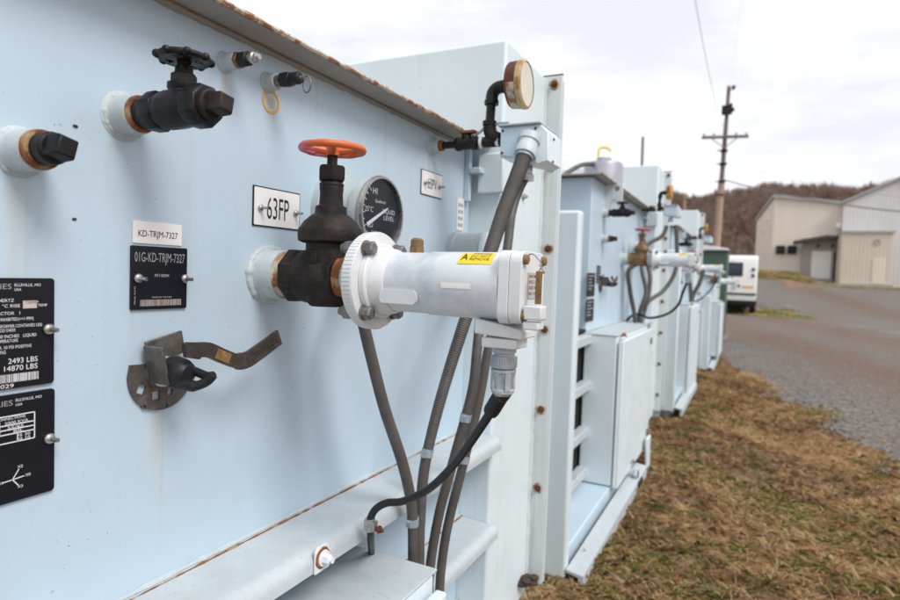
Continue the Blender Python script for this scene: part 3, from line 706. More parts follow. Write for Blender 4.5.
for z_, r_, w_ in ((-.050, .395, .014), (-.0535, .4045, .010)): write(mb, 'TEMP', (xf, r_, z_), WY, WZ, .003, w_, True)
mb.build('lettering', 'ink_white', t); mi.build('heading', 'ink_grey', t)
mb = MB(); mb.box(xf-.0002, xf, .3790, .3935, -.0550, -.0465); mb.build('blank_field', 'barcode', t)
mb = MB(); barcode(mb, xf, .300, .3960, -.1355, -.1265, 9); write(mb, '00008029', (xf, .3700, -.1412), WY, WZ, .0042, .036, True); mb.build('barcode', 'ink_white', t)
screw('screw', t, xf, .4055, -.0795, .0062)
t, xf = plate('nameplate', 'black nameplate with a wiring diagram and table, lower of two at the left edge', 'sign', .205, .4135, -.2690, -.1490, .003, 'plate_black', None, .004)
mb = MB(); write(mb, 'ELLSVILLE, MO', (xf, .3720, -.1575), WY, WZ, .0030, .027); write(mb, 'USA', (xf, .3720, -.1625), WY, WZ, .0028)
def line(mb, y0, z0, y1, z1, w=.0006):
    a, b = Vector((xf, y0, z0)), Vector((xf, y1, z1)); d = (b-a).normalized(); s_ = Vector((0, -d.z, d.y))*w
    mb.add([a-s_, b-s_, b+s_, a+s_], [(0, 1, 2, 3)])
for z_ in (-.1725, -.1825, -.1875, -.1925, -.2020): line(mb, .30, z_, .3915, z_)
for y_, za, zb_ in ((.3915, -.1725, -.2020), (.3560, -.1775, -.1925), (.3740, -.1925, -.2020)): line(mb, y_, za, y_, zb_)
for s_, r_, z_, w_ in (('WINDING CONNECTIONS', .3820, -.1765, .05), ('HV 13800 VOLTS', .3530, -.1815, .03), ('2000 KVA', .3850, -.1815, .024), ('H1 H2 H3', .3530, -.1865, .026), ('55/65', .3800, -.1868, .016), ('BIL', .3800, -.1915, .010), ('LV BIL 95 KV', .352, -.1970, .03), ('95 30', .3870, -.1972, .014), ('30 10', .3870, -.2012, .014)):
    write(mb, s_, (xf, r_, z_), WY, WZ, .0030, w_, True)
c0 = (.3690, -.2440)
for dy_, dz_ in ((.0065, .0105), (.0120, .0012), (.0060, -.0080), (-.0110, -.0008)): line(mb, c0[0], c0[1], c0[0]+dy_, c0[1]+dz_, .0005)
for s_, y_, z_ in (('X2', .3740, -.2325), ('X0', .3820, -.2440), ('X3', .3740, -.2550), ('X1', .3540, -.2462), ('LAG', .3400, -.2560)): write(mb, s_, (xf, y_, z_), WY, WZ, .0030, .0055)
mb.build('lettering', 'ink_white', t)
mi = MB(); write(mi, 'INDUSTRIES', (xf, .3690, -.1610), WY, WZ, .0058, .052, True); mi.build('heading', 'ink_grey', t)
screw('screw', t, xf, .4070, -.2065, .0062)
# two dark specks of dirt stuck on the wall
mb = MB(); p_ = at_x(75, 126, D1); mb.ball((D1+.001, p_.y, p_.z), .0022, 8, 5, (.4, 1.5, .8)); p_ = at_x(74, 219, D1); mb.ball((D1+.001, p_.y, p_.z), .0020, 8, 5, (.4, 1.5, .8)); mb.build('dirt_specks', 'soil_dark', T1)

# ------------------------------------------------------------------ drain lever
def drain_lever(loc, label):
    x, y, z = loc; t = thing('drain_lever', label, 'lever valve', loc)
    out = [(.006+.051*math.cos(a), .051*math.sin(a)) for a in [PI+.02+(PI-.16)*i/24 for i in range(25)]]+[(.044, .012), (-.042, .016)]
    sq = lambda cx, cy, s, a: [(cx+s*math.cos(a+PI/2*i), cy+s*math.sin(a+PI/2*i)) for i in range(4)][::-1]
    mb = MB(); mb.prism([out, sq(-.026, -.018, .0085, .4), sq(-.004, -.030, .0085, .8), sq(.018, -.028, .006, .5), circ(.0028, 8, -.022, -.042)[::-1], circ(.0028, 8, .012, -.046)[::-1]], (x+.0006, y, z), WY, WZ, WX, .004)
    mb.build('index_plate', 'index_steel', t)
    mb = MB(); mb.obox((x+.011, y+.004, z+.036), (0, .97, .2), (0, -.2, .97), WX, .029, .016, .0022)
    mb.obox((x+.028, y-.022, z+.016), (0, .97, .2), (0, -.2, .97), WX, .0022, .026, .018); mb.obox((x+.028, y+.032, z+.030), (0, .97, .2), (0, -.2, .97), WX, .0022, .011, .016); mb.build('stop_bracket', 'index_steel', t, .001)
    mb = MB(); mb.lathe((x+.004, y, z+.004), WX, [(0, .021), (.012, .021), (.016, .017), (.028, .017)], 26); mb.build('collar', 'steel', t)
    mb = MB(); mb.lathe((x+.029, y, z+.006), WX, [(0, .0195), (.008, .0205), (.022, .0185), (.030, .015), (.034, .010)], 26)
    a = Vector((x+.044, y, z+.008))
    mb.tube(spline([a+Vector((.0, -.006, -.014)), a+Vector((.022, -.006, -.016)), a+Vector((.036, -.003, -.016)), a+Vector((.047, .004, -.010)), a+Vector((.054, .008, -.001))], 6), [.0075]*12+[.0065]*13, 10)
    mb.tube(spline([a+Vector((.0, .010, .002)), a+Vector((.022, .012, -.002)), a+Vector((.038, .012, -.005)), a+Vector((.050, .011, -.003))], 6), .0060, 10); mb.build('rubber_boot', 'rubber', t)
    P = [at_x(px, py, -.655)-Vector((-.655-x-.065, .55-y, -.150-z)) for px, py in ((186, 350), (196, 350), (208, 350), (222, 356), (236, 361), (246, 360), (256, 354), (279, 337))]
    P = spline(P, 6); mb = MB(); n = len(P)
    for i, p in enumerate(P):
        h = .0102+(.0020 if i > n*.58 else 0)
        T = (P[min(i+1, n-1)]-P[max(0, i-1)]).normalized(); s_ = WX.cross(T).normalized()*h
        mb.V += [tuple(p+s_-WX*.0025), tuple(p+s_+WX*.0025), tuple(p-s_+WX*.0025), tuple(p-s_-WX*.0025)]
        if i:
            b = 4*i
            for k in range(4): mb.F.append((b-4+k, b-4+(k+1) % 4, b+(k+1) % 4, b+k)); mb.I.append(0)
    mb.F += [(3, 2, 1, 0), (4*n-4, 4*n-3, 4*n-2, 4*n-1)]; mb.I += [0, 0]
    q0, q1 = P[int(n*.72)], P[-2]; T = (q1-q0).normalized(); s_ = WX.cross(T).normalized()
    for k in (-1, 0, 1): mb.obox((q0+q1)/2+s_*.0045*k+WX*.0028, T, s_, WX, (q1-q0).length/2, .0010, .0012)
    mb.build('handle', 'lever', t)
    i = int(n*.42); mb = MB(); mb.obox(P[i]+WX*.0028, (P[i+2]-P[i-2]).normalized(), WX.cross((P[i+2]-P[i-2]).normalized()), WX, .013, .007, .0004); mb.build('rust_patch', 'lever_rust', t)
    return t
dl = drain_lever((D1, .550, -.150), 'bronze lever handle with black rubber boot on a half-round plate, nearest tank')

# ------------------------------------------------------------------ gate valve with the wheel
def gate_valve(loc, label, body='iron_brown', wheel='wheel_paint'):
    x, y, z = loc; t = thing('gate_valve', label, 'valve', loc); cx = x+.127
    mb = MB(); boss(mb, y, z, x, .0405, .040, 1.16, 12, 36); mb.build('weld_boss', 'boss', t)
    mb = MB(); mb.lathe((x+.036, y, z), WX, [(0, .0340), (.004, .0365), (.008, .034), (.012, .0365), (.016, .034), (.020, .0355), (.026, .033)], 30, wob=.02); mb.build('pipe_thread', 'rust_cream', t)
    mb = MB()
    mb.lathe((x+.054, y, z), WX, [(0, .039), (.004, .0445), (.020, .0445), (.026, .041)], 8, .39)
    mb.lathe((x+.074, y, z), WX, [(0, .038), (.010, .0425), (.024, .0445), (.044, .0450), (.058, .0435), (.068, .040), (.074, .036)], 34)
    mb.lathe((cx, y, z-.046), WZ, [(0, .028), (.006, .034), (.016, .0375), (.05, .038), (.098, .0372)], 34)
    mb.box(cx-.016, cx+.006, y-.0400, y-.034, z+.020, z+.040)
    mb.lathe((x+.138, y, z), WX, [(0, .038), (.004, .0412), (.016, .0412), (.018, .037)], 8, .39)
    mb.build('body', body, t, .0012)
    mb = MB(); mb.lathe((cx, y, z+.052), WZ, [(0, .042), (.003, .0490), (.010, .0500), (.020, .0500), (.023, .0485), (.026, .0455), (.033, .0415), (.040, .034), (.0445, .0280), (.046, .0248), (.057, .0240), (.060, .0188), (.078, .0176), (.085, .0186), (.090, .0180)], 36); mb.build('bonnet', body, t)
    mb = MB(); mb.lathe((cx, y, z+.141), WZ, [(0, .0190), (.004, .0190), (.006, .0165), (.010, .0150)], 24)
    mb.lathe((cx, y, z+.149), WZ, [(0, .0205), (.003, .0222), (.020, .0222), (.024, .0190)], 6, .18); mb.build('packing_nut', body, t, .001)
    mb = MB(); mb.cyl((cx, y, z+.170), (cx, y, z+.200), .0080, 16); mb.build('stem', body, t)
    mb = MB(); handwheel(mb, (cx, y, z+.1985), .0525, .0055, 5, 0, .013, .004); mb.build('handwheel', wheel, t)
    mb = MB(); mb.lathe((x+.155, y, z), WX, [(0, .034), (.003, .0355), (.006, .0335), (.010, .0345), (.014, .0325)], 30, wob=.015); mb.build('rust_ring', 'rust', t)
    mb = MB(); mb.lathe((x+.168, y, z), WX, [(0, .0315), (.048, .0315)], 32); mb.build('outlet_nipple', 'boss', t)
    return t
GZ = -.012
ga = gate_valve((D1, .757, GZ), 'dark iron gate valve with orange-pink handwheel, between the 63FP plate and white relay')

# ------------------------------------------------------------------ white pressure relay cylinder
def relay(loc, label, detail=True):
    x, y, z = loc; t = thing('pressure_relay', label, 'relay', loc)
    mb = MB()
    n = 96; prof = [(0, .0690), (.001, .0725), (.016, .0725), (.018, .0715)]
    mb.lathe((x, y, z), WX, prof, n)
    for i in range(76):
        a = 2*PI*i/76; mb.obox((x+.009, y+.0725*math.cos(a), z+.0725*math.sin(a)), WX, (0, -math.sin(a), math.cos(a)), (0, math.cos(a), math.sin(a)), .0070, .0011, .0005)
    mb.build('outer_flange', 'white', t)
    mb = MB(); mb.lathe((x+.0185, y, z), WX, [(0, .0555), (.008, .0555), (.010, .0535)], 64)
    mb.lathe((x+.0285, y, z), WX, [(0, .0500), (.018, .0475), (.024, .0445)], 48); mb.build('inner_flange', 'white', t)
    mb = MB()
    mb.lathe((x+.050, y, z), WX, [(0, .0435), (.055, .0435), (.060, .0452), (.175, .0462)], 56)
    mb.prism([rrect(.030, .0095, .007)], (x+.078, y-.0395, z-.020), WX, WZ, -WY, .0062); mb.build('cylinder', 'relay_grey', t)
    for a in (50, -48, 132, -128):
        ca, sa = math.cos(math.radians(a)), math.sin(math.radians(a)); by, bz = y-.0615*ca, z+.0615*sa
        mb = MB(); mb.cyl((x-.022, by, bz), (x+.021, by, bz), .0065, 12); mb.lathe((x+.0185, by, bz), WX, [(0, .0115), (.003, .0115)], 18); mb.lathe((x+.0215, by, bz), WX, [(0, .0102), (.011, .0102), (.013, .008)], 6, .3)
        mb.lathe((x-.014, by, bz), WX, [(0, .011), (.012, .011)], 6, .2); mb.build('flange_bolt', 'steel_dull', t)
    mb = MB(); mb.cyl((x+.075, y+.01, z+.040), (x+.075, y+.01, z+.052), .012, 6); mb.lathe((x+.075, y+.01, z+.052), WZ, [(0, .0095), (.010, .0095), (.013, .006)], 14); mb.build('vent_screw', 'brass_rust', t)
    # yellow warning label and white stripe wrap round the barrel
    def wrap(mb, x0, x1, a0, a1, r, k=8):
        vs = [(xx, y-r*math.cos(a0+(a1-a0)*j/k), z+r*math.sin(a0+(a1-a0)*j/k)) for xx in (x0, x1) for j in range(k+1)]
        mb.add(vs, [(j, j+k+1, j+k+2, j+1) for j in range(k)])
    mb = MB(); wrap(mb, x+.164, x+.213, .66, 1.22, .0466); mb.build('warning_label', 'yellow', t)
    mb = MB()
    for j, s_ in enumerate(('WARNING', 'DO NOT', 'REMOVE')):
        a = 1.10-j*.15; write(mb, s_, (x+.180, y-.0470*math.cos(a), z+.0470*math.sin(a)), WX, Vector((0, math.sin(a), math.cos(a))), .005, .028)
    write(mb, 'A', (x+.167, y-.0470*math.cos(.80), z+.0470*math.sin(.80)), WX, Vector((0, math.sin(.80), math.cos(.80))), .013, .010); mb.build('lettering', 'ink_black', t)
    mb = MB(); wrap(mb, x+.146, x+.190, -.10, .06, .0466, 4); mb.build('white_strip', 'label_white', t)
    # square end cap
    mb = MB(); mb.prism([rrect(.0475, .0475, .016)], (x+.228, y, z), WY, WZ, WX, .014); mb.build('cap_base', 'white', t, .0015)
    mb = MB(); mb.prism([rrect(.0465, .0465, .015)], (x+.2425, y, z), WY, WZ, WX, .016); mb.build('end_cap', 'white', t, .003)
    for sy, sz in ((1, 1), (1, -1), (-1, 1), (-1, -1)):
        mb = MB(); mb.lathe((x+.2586, y+.036*sy, z+.036*sz), WX, [(0, .0068), (.005, .0062), (.006, .004)], 14); mb.build('cap_screw', 'brass_rust', t)
    mb = MB(); mb.lathe((x+.218, y, z), WX, [(0, .0462), (.009, .0475)], 48); mb.build('cap_neck', 'white', t)
    mb = MB(); mb.box(x+.2588, x+.2598, y-.020, y+.020, z-.014, z+.020); mb.build('rating_tag', 'barcode', t)
    mb = MB()
    for j in range(4): write(mb, ('RELAY 900-1', 'PSI 2.5', 'AC/DC 10A', 'NO 1142')[j], (x+.2600, y-.018, z+.013-j*.0075), WY, WZ, .004, .03)
    mb.build('tag_lettering', 'ink_black', t)
    e = x+.2595
    mb = MB(); mb.tube(spline([(e, y-.030, z+.040), (e+.010, y-.034, z+.043), (e+.020, y-.030, z+.030), (e+.016, y-.026, z+.022), (e+.024, y-.030, z+.020), (e+.018, y-.034, z+.030)], 6), .0009, 6); mb.build('seal_wire', 'steel', t)
    mb = MB(); mb.box(e+.014, e+.021, y-.034, y-.027, z-.020, z+.022); mb.build('brass_strip', 'brass_rust', t, .001)
    mb = MB(); mb.box(e+.002, e+.026, y-.042, y-.020, z-.040, z-.022); mb.box(e+.001, e+.022, y-.040, y-.016, z-.053, z-.0425); mb.build('hasp_block', 'white', t, .002)
    # outlet block and plug connector under the cap
    q = x+.222
    mb = MB(); mb.prism([[(-.034, -.064), (.034, -.068), (.034, -.056), (.020, -.052), (-.034, -.044)]], (q, y-.026, z), WX, WZ, -WY, -.052); mb.box(q-.025, q+.025, y-.022, y+.022, z-.082, z-.0685); mb.build('outlet_block', 'white', t, .002)
    mb = MB(); mb.lathe((q, y, z-.083), -WZ, [(0, .0165), (.006, .0165), (.007, .0145), (.010, .0145), (.011, .0175), (.026, .0175), (.028, .0155)], 40)
    for i in range(36):
        a = 2*PI*i/36; mb.obox((q+.0176*math.cos(a), y+.0176*math.sin(a), z-.1015), (math.cos(a), math.sin(a), 0), (-math.sin(a), math.cos(a), 0), WZ, .0007, .0008, .0072)
    mb.lathe((q, y, z-.1115), -WZ, [(0, .0172), (.004, .0172)], 32); mb.build('knurled_ring', 'connector', t)
    mb = MB(); mb.lathe((q, y, z-.116), -WZ, [(0, .0155), (.003, .0155), (.005, .0145), (.022, .0130), (.024, .0155), (.028, .0155), (.030, .012), (.034, .010)], 30)
    for a in (.8, 2.4, 3.9, 5.5): mb.obox((q+.015*math.cos(a), y+.015*math.sin(a), z-.127), (math.cos(a), math.sin(a), 0), (-math.sin(a), math.cos(a), 0), WZ, .0016, .0038, .013)
    mb.build('plug_connector', 'connector', t)
    return t
RX = D1+.203
rl = relay((RX, .757, GZ-.003), 'white cylindrical relay with yellow warning label, bolted to the orange wheel valve')

# ------------------------------------------------------------------ liquid level gauge
def level_gauge(loc, label):
    x, y, z = loc; t = thing('level_gauge', label, 'gauge', loc); f = x+.098; R = .069
    mb = MB(); mb.lathe((x+.0004, y, z), WX, [(0, .085), (.014, .085), (.016, .080)], 48); mb.lathe((x+.016, y, z), WX, [(0, .060), (.046, .060), (.052, .0665), (.066, .0685), (.072, .066)], 48); mb.build('housing', 'boss', t)
    mb = MB(); mb.lathe((x+.0905, y, z), WX, [(0, R+.001), (.006, R+.003), (.011, R+.001)], 64, caps=False); mb.lathe((x+.0905, y, z), WX, [(0, R-.0035), (.011, R-.0030)], 64, caps=False)
    mb.prism([circ(R+.001, 64), circ(R-.003, 64)[::-1]], (x+.1013, y, z), WY, WZ, WX, .0006); mb.build('bezel', 'steel', t)
    mb = MB(); mb.lathe((x+.090, y, z), WX, [(0, R-.0045), (.005, R-.0045)], 56); mb.build('dial_face', 'gauge_face', t); ff = x+.0956
    mb = MB()
    write(mb, 'HI', (ff, y-.028, z+.036), WY, WZ, .011, .014); write(mb, 'LIQUID', (ff, y+.006, z+.0035), WY, WZ, .0085, .042); write(mb, 'LEVEL', (ff, y+.010, z-.0090), WY, WZ, .0085, .036)
    write(mb, '25\u00b0C', (ff, y-.052, z+.002), WY, WZ, .0095, .026); write(mb, 'LO', (ff, y-.040, z-.026), WY, WZ, .010, .014); write(mb, 'CRITICAL', (ff, y-.030, z-.037), WY, WZ, .0055, .036); write(mb, '\u25cf', (ff, y, z), WY, WZ, .003)
    for a in range(-4, 5):
        A = PI+a*.22; p = Vector((ff, y+.058*math.cos(A), z+.058*math.sin(A))); d = Vector((0, math.cos(A), math.sin(A))); mb.obox(p, d, WX.cross(d), WX, .004 if a % 2 else .006, .0008, .0001)
    write(mb, 'Qualitrol', (ff, y-.020, z+.021), WY, WZ, .0055, .034); mb.build('lettering', 'ink_white', t)
    mb = MB(); d = Vector((0, .88, .47)); s_ = WX.cross(d); o = Vector((ff+.001, y-.012, z-.004))
    mb.add([o-d*.038-s_*.0036, o+d*.030-s_*.0022, o+d*.042, o+d*.030+s_*.0022, o-d*.038+s_*.0036], [(0, 1, 2, 3, 4)]); mb.build('pointer', 'ink_white', t)
    mb = MB(); mb.lathe((x+.0985, y, z), WX, [(0, R-.0035), (.0015, R-.0035)], 56); mb.build('glass', 'glass', t)
    return t
lg = level_gauge((D1, .945, .105), 'round black-faced liquid level gauge behind the orange wheel valve')

# grey round cover further along the wall, behind the relay
def round_cover(loc, label):
    x, y, z = loc; t = thing('round_cover', label, 'cover', loc)
    mb = MB(); mb.lathe((x+.0004, y, z), WX, [(0, .052), (.014, .052), (.016, .048), (.085, .048), (.090, .044)], 40); mb.build('cover_body', 'boss', t)
    mb = MB(); mb.lathe((x+.091, y, z), WX, [(0, .050), (.010, .050), (.013, .046)], 40); mb.build('cover_rim', 'paint_b', t)
    return t
rc = round_cover((D1, 1.455, .062), 'round grey gauge housing low on the wall, right behind the white relay')

# ------------------------------------------------------------------ pipe tee, pressure gauge, junction box
def pipe_tee(loc, label):
    x, y, z = loc; t = thing('pipe_tee', label, 'pipe fitting', loc)
    mb = MB(); boss(mb, y, z, x, .018, .022, 1.45, 21, 24); mb.build('weld_boss', 'boss', t)
    mb = MB(); mb.lathe((x+.019, y, z), WX, [(0, .0135), (.012, .0130)], 20, wob=.03); mb.build('rust_ring', 'rust', t)
    mb = MB(); mb.cyl((x+.028, y, z), (x+.20, y, z), .0085, 16)
    mb.lathe((x+.066, y, z), WX, [(0, .014), (.004, .0165), (.012, .0165), (.016, .0145), (.044, .0145), (.048, .0165), (.056, .0165), (.058, .014)], 24)
    mb.lathe((x+.094, y, z), WZ, [(0, .013), (.018, .013), (.024, .010)], 20)
    for x0 in (.140, .180): mb.lathe((x+x0, y, z), WX, [(0, .0125), (.030, .0125)], 18)
    mb.build('tee_body', 'iron', t)
    for x0 in (.130, .172):
        mb = MB(); mb.lathe((x+x0, y, z), WX, [(0, .0132), (.007, .0132)], 18); mb.build('tape_ring', 'ink_white', t)
    mb = MB(); mb.obox((x+.100, y-.004, z+.026), WX, WY, WZ, .020, .010, .0030); mb.build('valve_key', 'rust', t, .001)
    mb = MB(); mb.tube(spline([(x+.108, y, z+.012), (x+.135, y-.004, z+.028), (x+.150, y, z+.040), (x+.20, y, z+.040)], 6), .0036, 8); mb.build('sense_tube', 'connector', t)
    # riser with two elbows up to the gauge
    mb = MB(); a = Vector((x+.158, y, z)); 
    mb.tube(spline([(x+.178, y, z+.004), (x+.158, y, z+.016), (x+.152, y, z+.036)], 8), .0155, 16)
    mb.cyl((x+.152, y, z+.03), (x+.155, y, z+.100), .0108, 16)
    mb.lathe((x+.152, y, z+.038), WZ, [(0, .0165), (.010, .0165)], 18)
    mb.tube(spline([(x+.155, y, z+.088), (x+.157, y, z+.112), (x+.170, y, z+.124), (x+.192, y, z+.125)], 8), .0145, 16)
    mb.lathe((x+.155, y, z+.086), WZ, [(0, .0168), (.010, .0168)], 18); mb.lathe((x+.186, y, z+.125), WX, [(0, .0168), (.010, .0168)], 18)
    mb.build('riser_elbow', 'iron', t)
    return t
pt = pipe_tee((D1, 1.307, .311), 'black iron pipe tee with riser elbows, under the rusty round gauge')
def pressure_gauge(loc, label):
    x, y, z = loc; t = thing('pressure_gauge', label, 'gauge', loc); w = Vector((.998, .03, 0)).normalized()
    o = Vector((x+.205, y, z))
    mb = MB(); mb.cyl(Vector((x+.185, y, z-.002)), o+w*.002, .009, 12); mb.build('gauge_nipple', 'iron_brown', t)
    mb = MB(); mb.lathe(o, w, [(-.004, .048), (.0, .0515), (.022, .0525)], 48); ob = mb.build('gauge_case', 'rust_dark', t)
    mb = MB(); mb.lathe(o+w*.0218, w, [(0, .0532), (.003, .0550), (.011, .0550), (.014, .051), (.015, .049)], 48, caps=False); mb.lathe(o+w*.0218, w, [(0, .0532), (.009, .048)], 48, caps=False); mb.build('gauge_bezel', 'gauge_rim', t)
    mb = MB(); mb.lathe(o+w*.0300, w, [(0, .0492), (.005, .0492)], 48); mb.build('gauge_glass', 'dirty_glass', t)
    mb = MB(); mb.lathe(o+w*.002, w, [(0, .0519), (.019, .0530)], 40, caps=False)
    keep = [f for f in mb.F if sum(mb.V[i][2] for i in f)/len(f) < z-.012]; mb.F = keep; mb.I = [0]*len(keep); mb.build('faded_case_paint', 'rust_cream', t)
    return t
pg = pressure_gauge((D1, 1.307, .436), 'round pressure gauge with rusty case and yellowed glass, atop the black riser elbow')
def junction_box(loc, label):
    x, y, z = loc; t = thing('junction_box', label, 'junction box', loc)
    mb = MB(); mb.prism([[(.188, -.040), (.280, -.060), (.302, -.054), (.302, .008), (.284, .027), (.188, .027)]], (x, y-.018, z), WX, WZ, -WY, -.10); mb.build('box_body', 'paint_b', t, .002)
    mb = MB(); mb.prism([[(.190, -.036), (.278, -.055), (.278, .023), (.190, .023)]], (x, y-.0195, z), WX, WZ, -WY, .0025); mb.build('box_lid', 'paint', t, .001)
    mb = MB()
    for a, b_ in ((.195, .018), (.273, .018), (.195, -.032), (.273, -.048), ): mb.ball((x+a, y-.0225, z+b_), .0032, 8, 5)
    for b_ in (.0, -.05): mb.ball((x+.3025, y+.02, z+b_), .0032, 8, 5)
    mb.build('lid_screw_set', 'rust_dark', t)
    mb = MB(); mb.box(x+.184, x+.286, y-.03, y+.085, z+.0275, z+.0315); mb.build('box_cover', 'boss', t, .001)
    mb = MB(); mb.lathe((x+.235, y+.03, z-.055), -WZ, [(0, .016), (.018, .016), (.020, .020), (.034, .020)], 20); mb.build('bottom_gland', 'steel', t)
    return t
jb = junction_box((D1, 1.307, .311), 'grey junction box with a thick ribbed conduit entering its face')

# ------------------------------------------------------------------ conduits and cable
def conduit(label, pts, r, clamps=(), fit=None, foot=True, group=None):
    P = resample(spline(pts, 24), .0022); n = len(P); m_ = len(pts)
    rr = r if isinstance(r, tuple) else (r, r)
    rad = [(rr[0]+(rr[1]-rr[0])*min(1, i/n*1.6))*((1.04 if (i % 2) else .97) if rr[0] > .015 else (1.018 if (i % 2) else .988)) for i in range(n)]
    t = thing('conduit', label, 'conduit', tuple(P[-1]), group)
    mb = MB(); mb.tube(P, rad, 14); mb.build('conduit_tube', 'conduit', t)
    for c in clamps:
        i = int(c*n); d = (P[min(i+3, n-1)]-P[i-3]).normalized()
        mb = MB(); mb.lathe(P[i]-d*.008, d, [(0, rad[i]*1.14), (.016, rad[i]*1.14)], 20); u_, v_, _ = mb.frame(d); mb.obox(P[i]+Vector((-.004, -1, 0)).normalized()*rad[i]*1.25, u_, v_, d, .005, .005, .006); mb.build('strap_clamp', 'blue_strap', t)
    if fit:
        d = (P[6]-P[0]).normalized(); q = P[0]
        mb = MB(); mb.lathe(q-d*.012, d, [(0, rr[0]*1.5), (.016, rr[0]*1.5), (.017, rr[0]*1.3), (.030, rr[0]*1.3), (.034, rr[0]*1.45), (.050, rr[0]*1.4)], 20, wob=.02); mb.build('gland_nut', fit, t)
        mb = MB(); mb.lathe(q+d*.037, d, [(0, rr[0]*1.2), (.008, rr[0]*1.15)], 20); mb.build('gland_ring', 'blue_strap', t)
    d = (P[-1]-P[-8]).normalized()
    mb = MB(); mb.lathe(P[-1]-d*.02, d, [(0, rr[1]*1.3), (.03, rr[1]*1.3), (.032, rr[1]*1.5), (.05, rr[1]*1.5)], 18); mb.build('end_coupling', 'blue_strap', t)
    return t
ca = conduit('grey conduit dropping from the level gauge behind the dark gate valve', [(-.655, .93, .035), at_y(357, 300, .86), at_y(363, 322, .865), at_y(372, 360, .88), at_y(385, 410, .91), at_y(403, 465, .96), at_y(412, 510, 1.0), at_y(413, 560, 1.02), at_y(413, 600, 1.03), at_y(414, 660, 1.04)], .0104, (.66,))
cb = conduit('thick ribbed grey conduit from the junction box down behind the white relay', [at_y(529, 141, 1.285), at_y(521, 165, 1.255), at_y(504, 210, 1.19), at_y(490, 252, 1.14), at_y(466, 318, 1.10), at_y(441, 398, 1.07), at_y(425, 465, 1.045), at_y(420, 520, 1.035), at_y(419, 570, 1.035), at_y(419, 640, 1.04)], (.0172, .0108), (.655,), 'boss')
cc_ = conduit('grey conduit hanging just right of the ribbed one, from the round grey housing', [(-.655, 1.44, .01), at_y(481, 300, 1.22), at_y(480, 318, 1.15), at_y(477, 350, 1.12), at_y(472, 392, 1.11), at_y(455, 455, 1.10), at_y(440, 510, 1.10), at_y(431, 560, 1.10), at_y(428, 600, 1.10), at_y(427, 650, 1.10)], .0102, (.52,))
cd = conduit('rightmost grey conduit on the nearest tank, from beneath the junction box', [at_y(529, 172, 1.34), at_y(520, 188, 1.33), at_y(512, 212, 1.30), at_y(507, 250, 1.26), at_y(497, 310, 1.22), at_y(488, 350, 1.20), at_y(479, 400, 1.185), at_y(463, 465, 1.17), at_y(448, 525, 1.16), at_y(441, 570, 1.15), at_y(439, 610, 1.15), at_y(438, 660, 1.15)], .0102, (.60,))
def cable(label, pts, r, boot=0, clip=None, foot=True):
    P = spline(pts, 16); t = thing('signal_cable', label, 'cable', tuple(P[-1]))
    mb = MB(); mb.tube(P, r, 14); mb.build('cable_core', 'cable', t)
    if boot:
        L = 0; k = 1
        while L < boot and k < len(P)-1: L += (P[k]-P[k-1]).length; k += 1
        mb = MB(); mb.tube(P[:k], [r*1.75]*(k-1)+[r*1.6], 16); mb.ball(P[0], r*1.75, 14, 8); mb.build('rubber_sleeve', 'rubber', t)
    if clip:
        q = clip; mb = MB(); mb.lathe(q+Vector((0, 0, -.012)), WZ, [(0, r*1.35), (.022, r*1.35)], 16); mb.obox(q+Vector((.004, -.004, 0)), WX, WY, WZ, .011, .005, .009); mb.build('cable_clip', 'steel', t)
        mb = MB(); mb.cyl(q+Vector((.012, -.004, -.002)), q+Vector((.030, -.006, -.004)), .0032, 10); mb.lathe(q+Vector((.020, -.005, -.003)), WX, [(0, .0065), (.005, .0065)], 6); mb.build('clip_screw', 'rust_dark', t)
    return t
q0 = Vector((RX+.222, .757, GZ-.003-.146))
cl = at_y(370, 524, .861)
sc_ = cable('black cable from the white relay sweeping across the conduits', [q0, at_y(503, 392, .765), at_y(483, 424, .79), at_y(456, 462, .83), at_y(430, 488, .855), at_y(404, 501, .865), at_y(387, 503, .865), at_y(376, 509, .862), at_y(370.5, 519, .86), at_y(370.5, 532, .865), at_y(371, 542, .90), at_y(371.5, 552, .96), at_y(372, 570, .995), at_y(373, 610, 1.0)], .0066, .055, cl)

# ------------------------------------------------------------------ control cabinets
def cabinet(label, y0, y1, x0, x1, z0, z1, door=.034, full=True):
    t = thing('control_cabinet', label, 'cabinet', (x1, (y0+y1)/2, z0), 'control cabinets along the row')
    MB().box(x0, x1, y0, y1, z0, z1).build('cabinet_body', 'paint_b', t, .008, seg=3)
    MB().box(x0-.004, x1+.004, y0-.004, y1+.004, z1+.0005, z1+.006).build('cabinet_top', 'paint_dirty', t, .002)
    MB().box(x1+.0105, x1+door, y0+.012, y1-.012, z0-.012, z1-.022).build('door', 'paint_b', t, .006, seg=3)
    mb = MB(); mb.cyl((x1+.012, y0+.004, z0), (x1+.012, y0+.004, z1-.03), .0065, 10)
    mb.build('hinge', 'flange_paint', t)
    for q in (z1-.10, z0+.09):
        mb = MB(); mb.box(x1+door, x1+door+.008, y1-.09, y1-.05, q-.02, q+.02); mb.build('door_latch', 'steel_dull', t, .002)
    mb = MB(); bolt(mb, (x1+.018, y0+.08, z1-.004), .012, (0, 0, 1), .010); mb.ball((x1+.018, y0+.03, z1-.03), .011, 10, 6); mb.build('rusty_clamp', 'rust', t)
    mb = MB(); mb.lathe((x1-.05, y1-.25, z0-.001), -WZ, [(0, .03), (.03, .03), (.035, .024), (.08, .024)], 18); mb.build('bottom_hub', 'boss', t)
    return t
cab1 = cabinet('white control cabinet under the nearest tank, only its top in view', -.05, .972, -.690, -.500, -1.13, -.556)
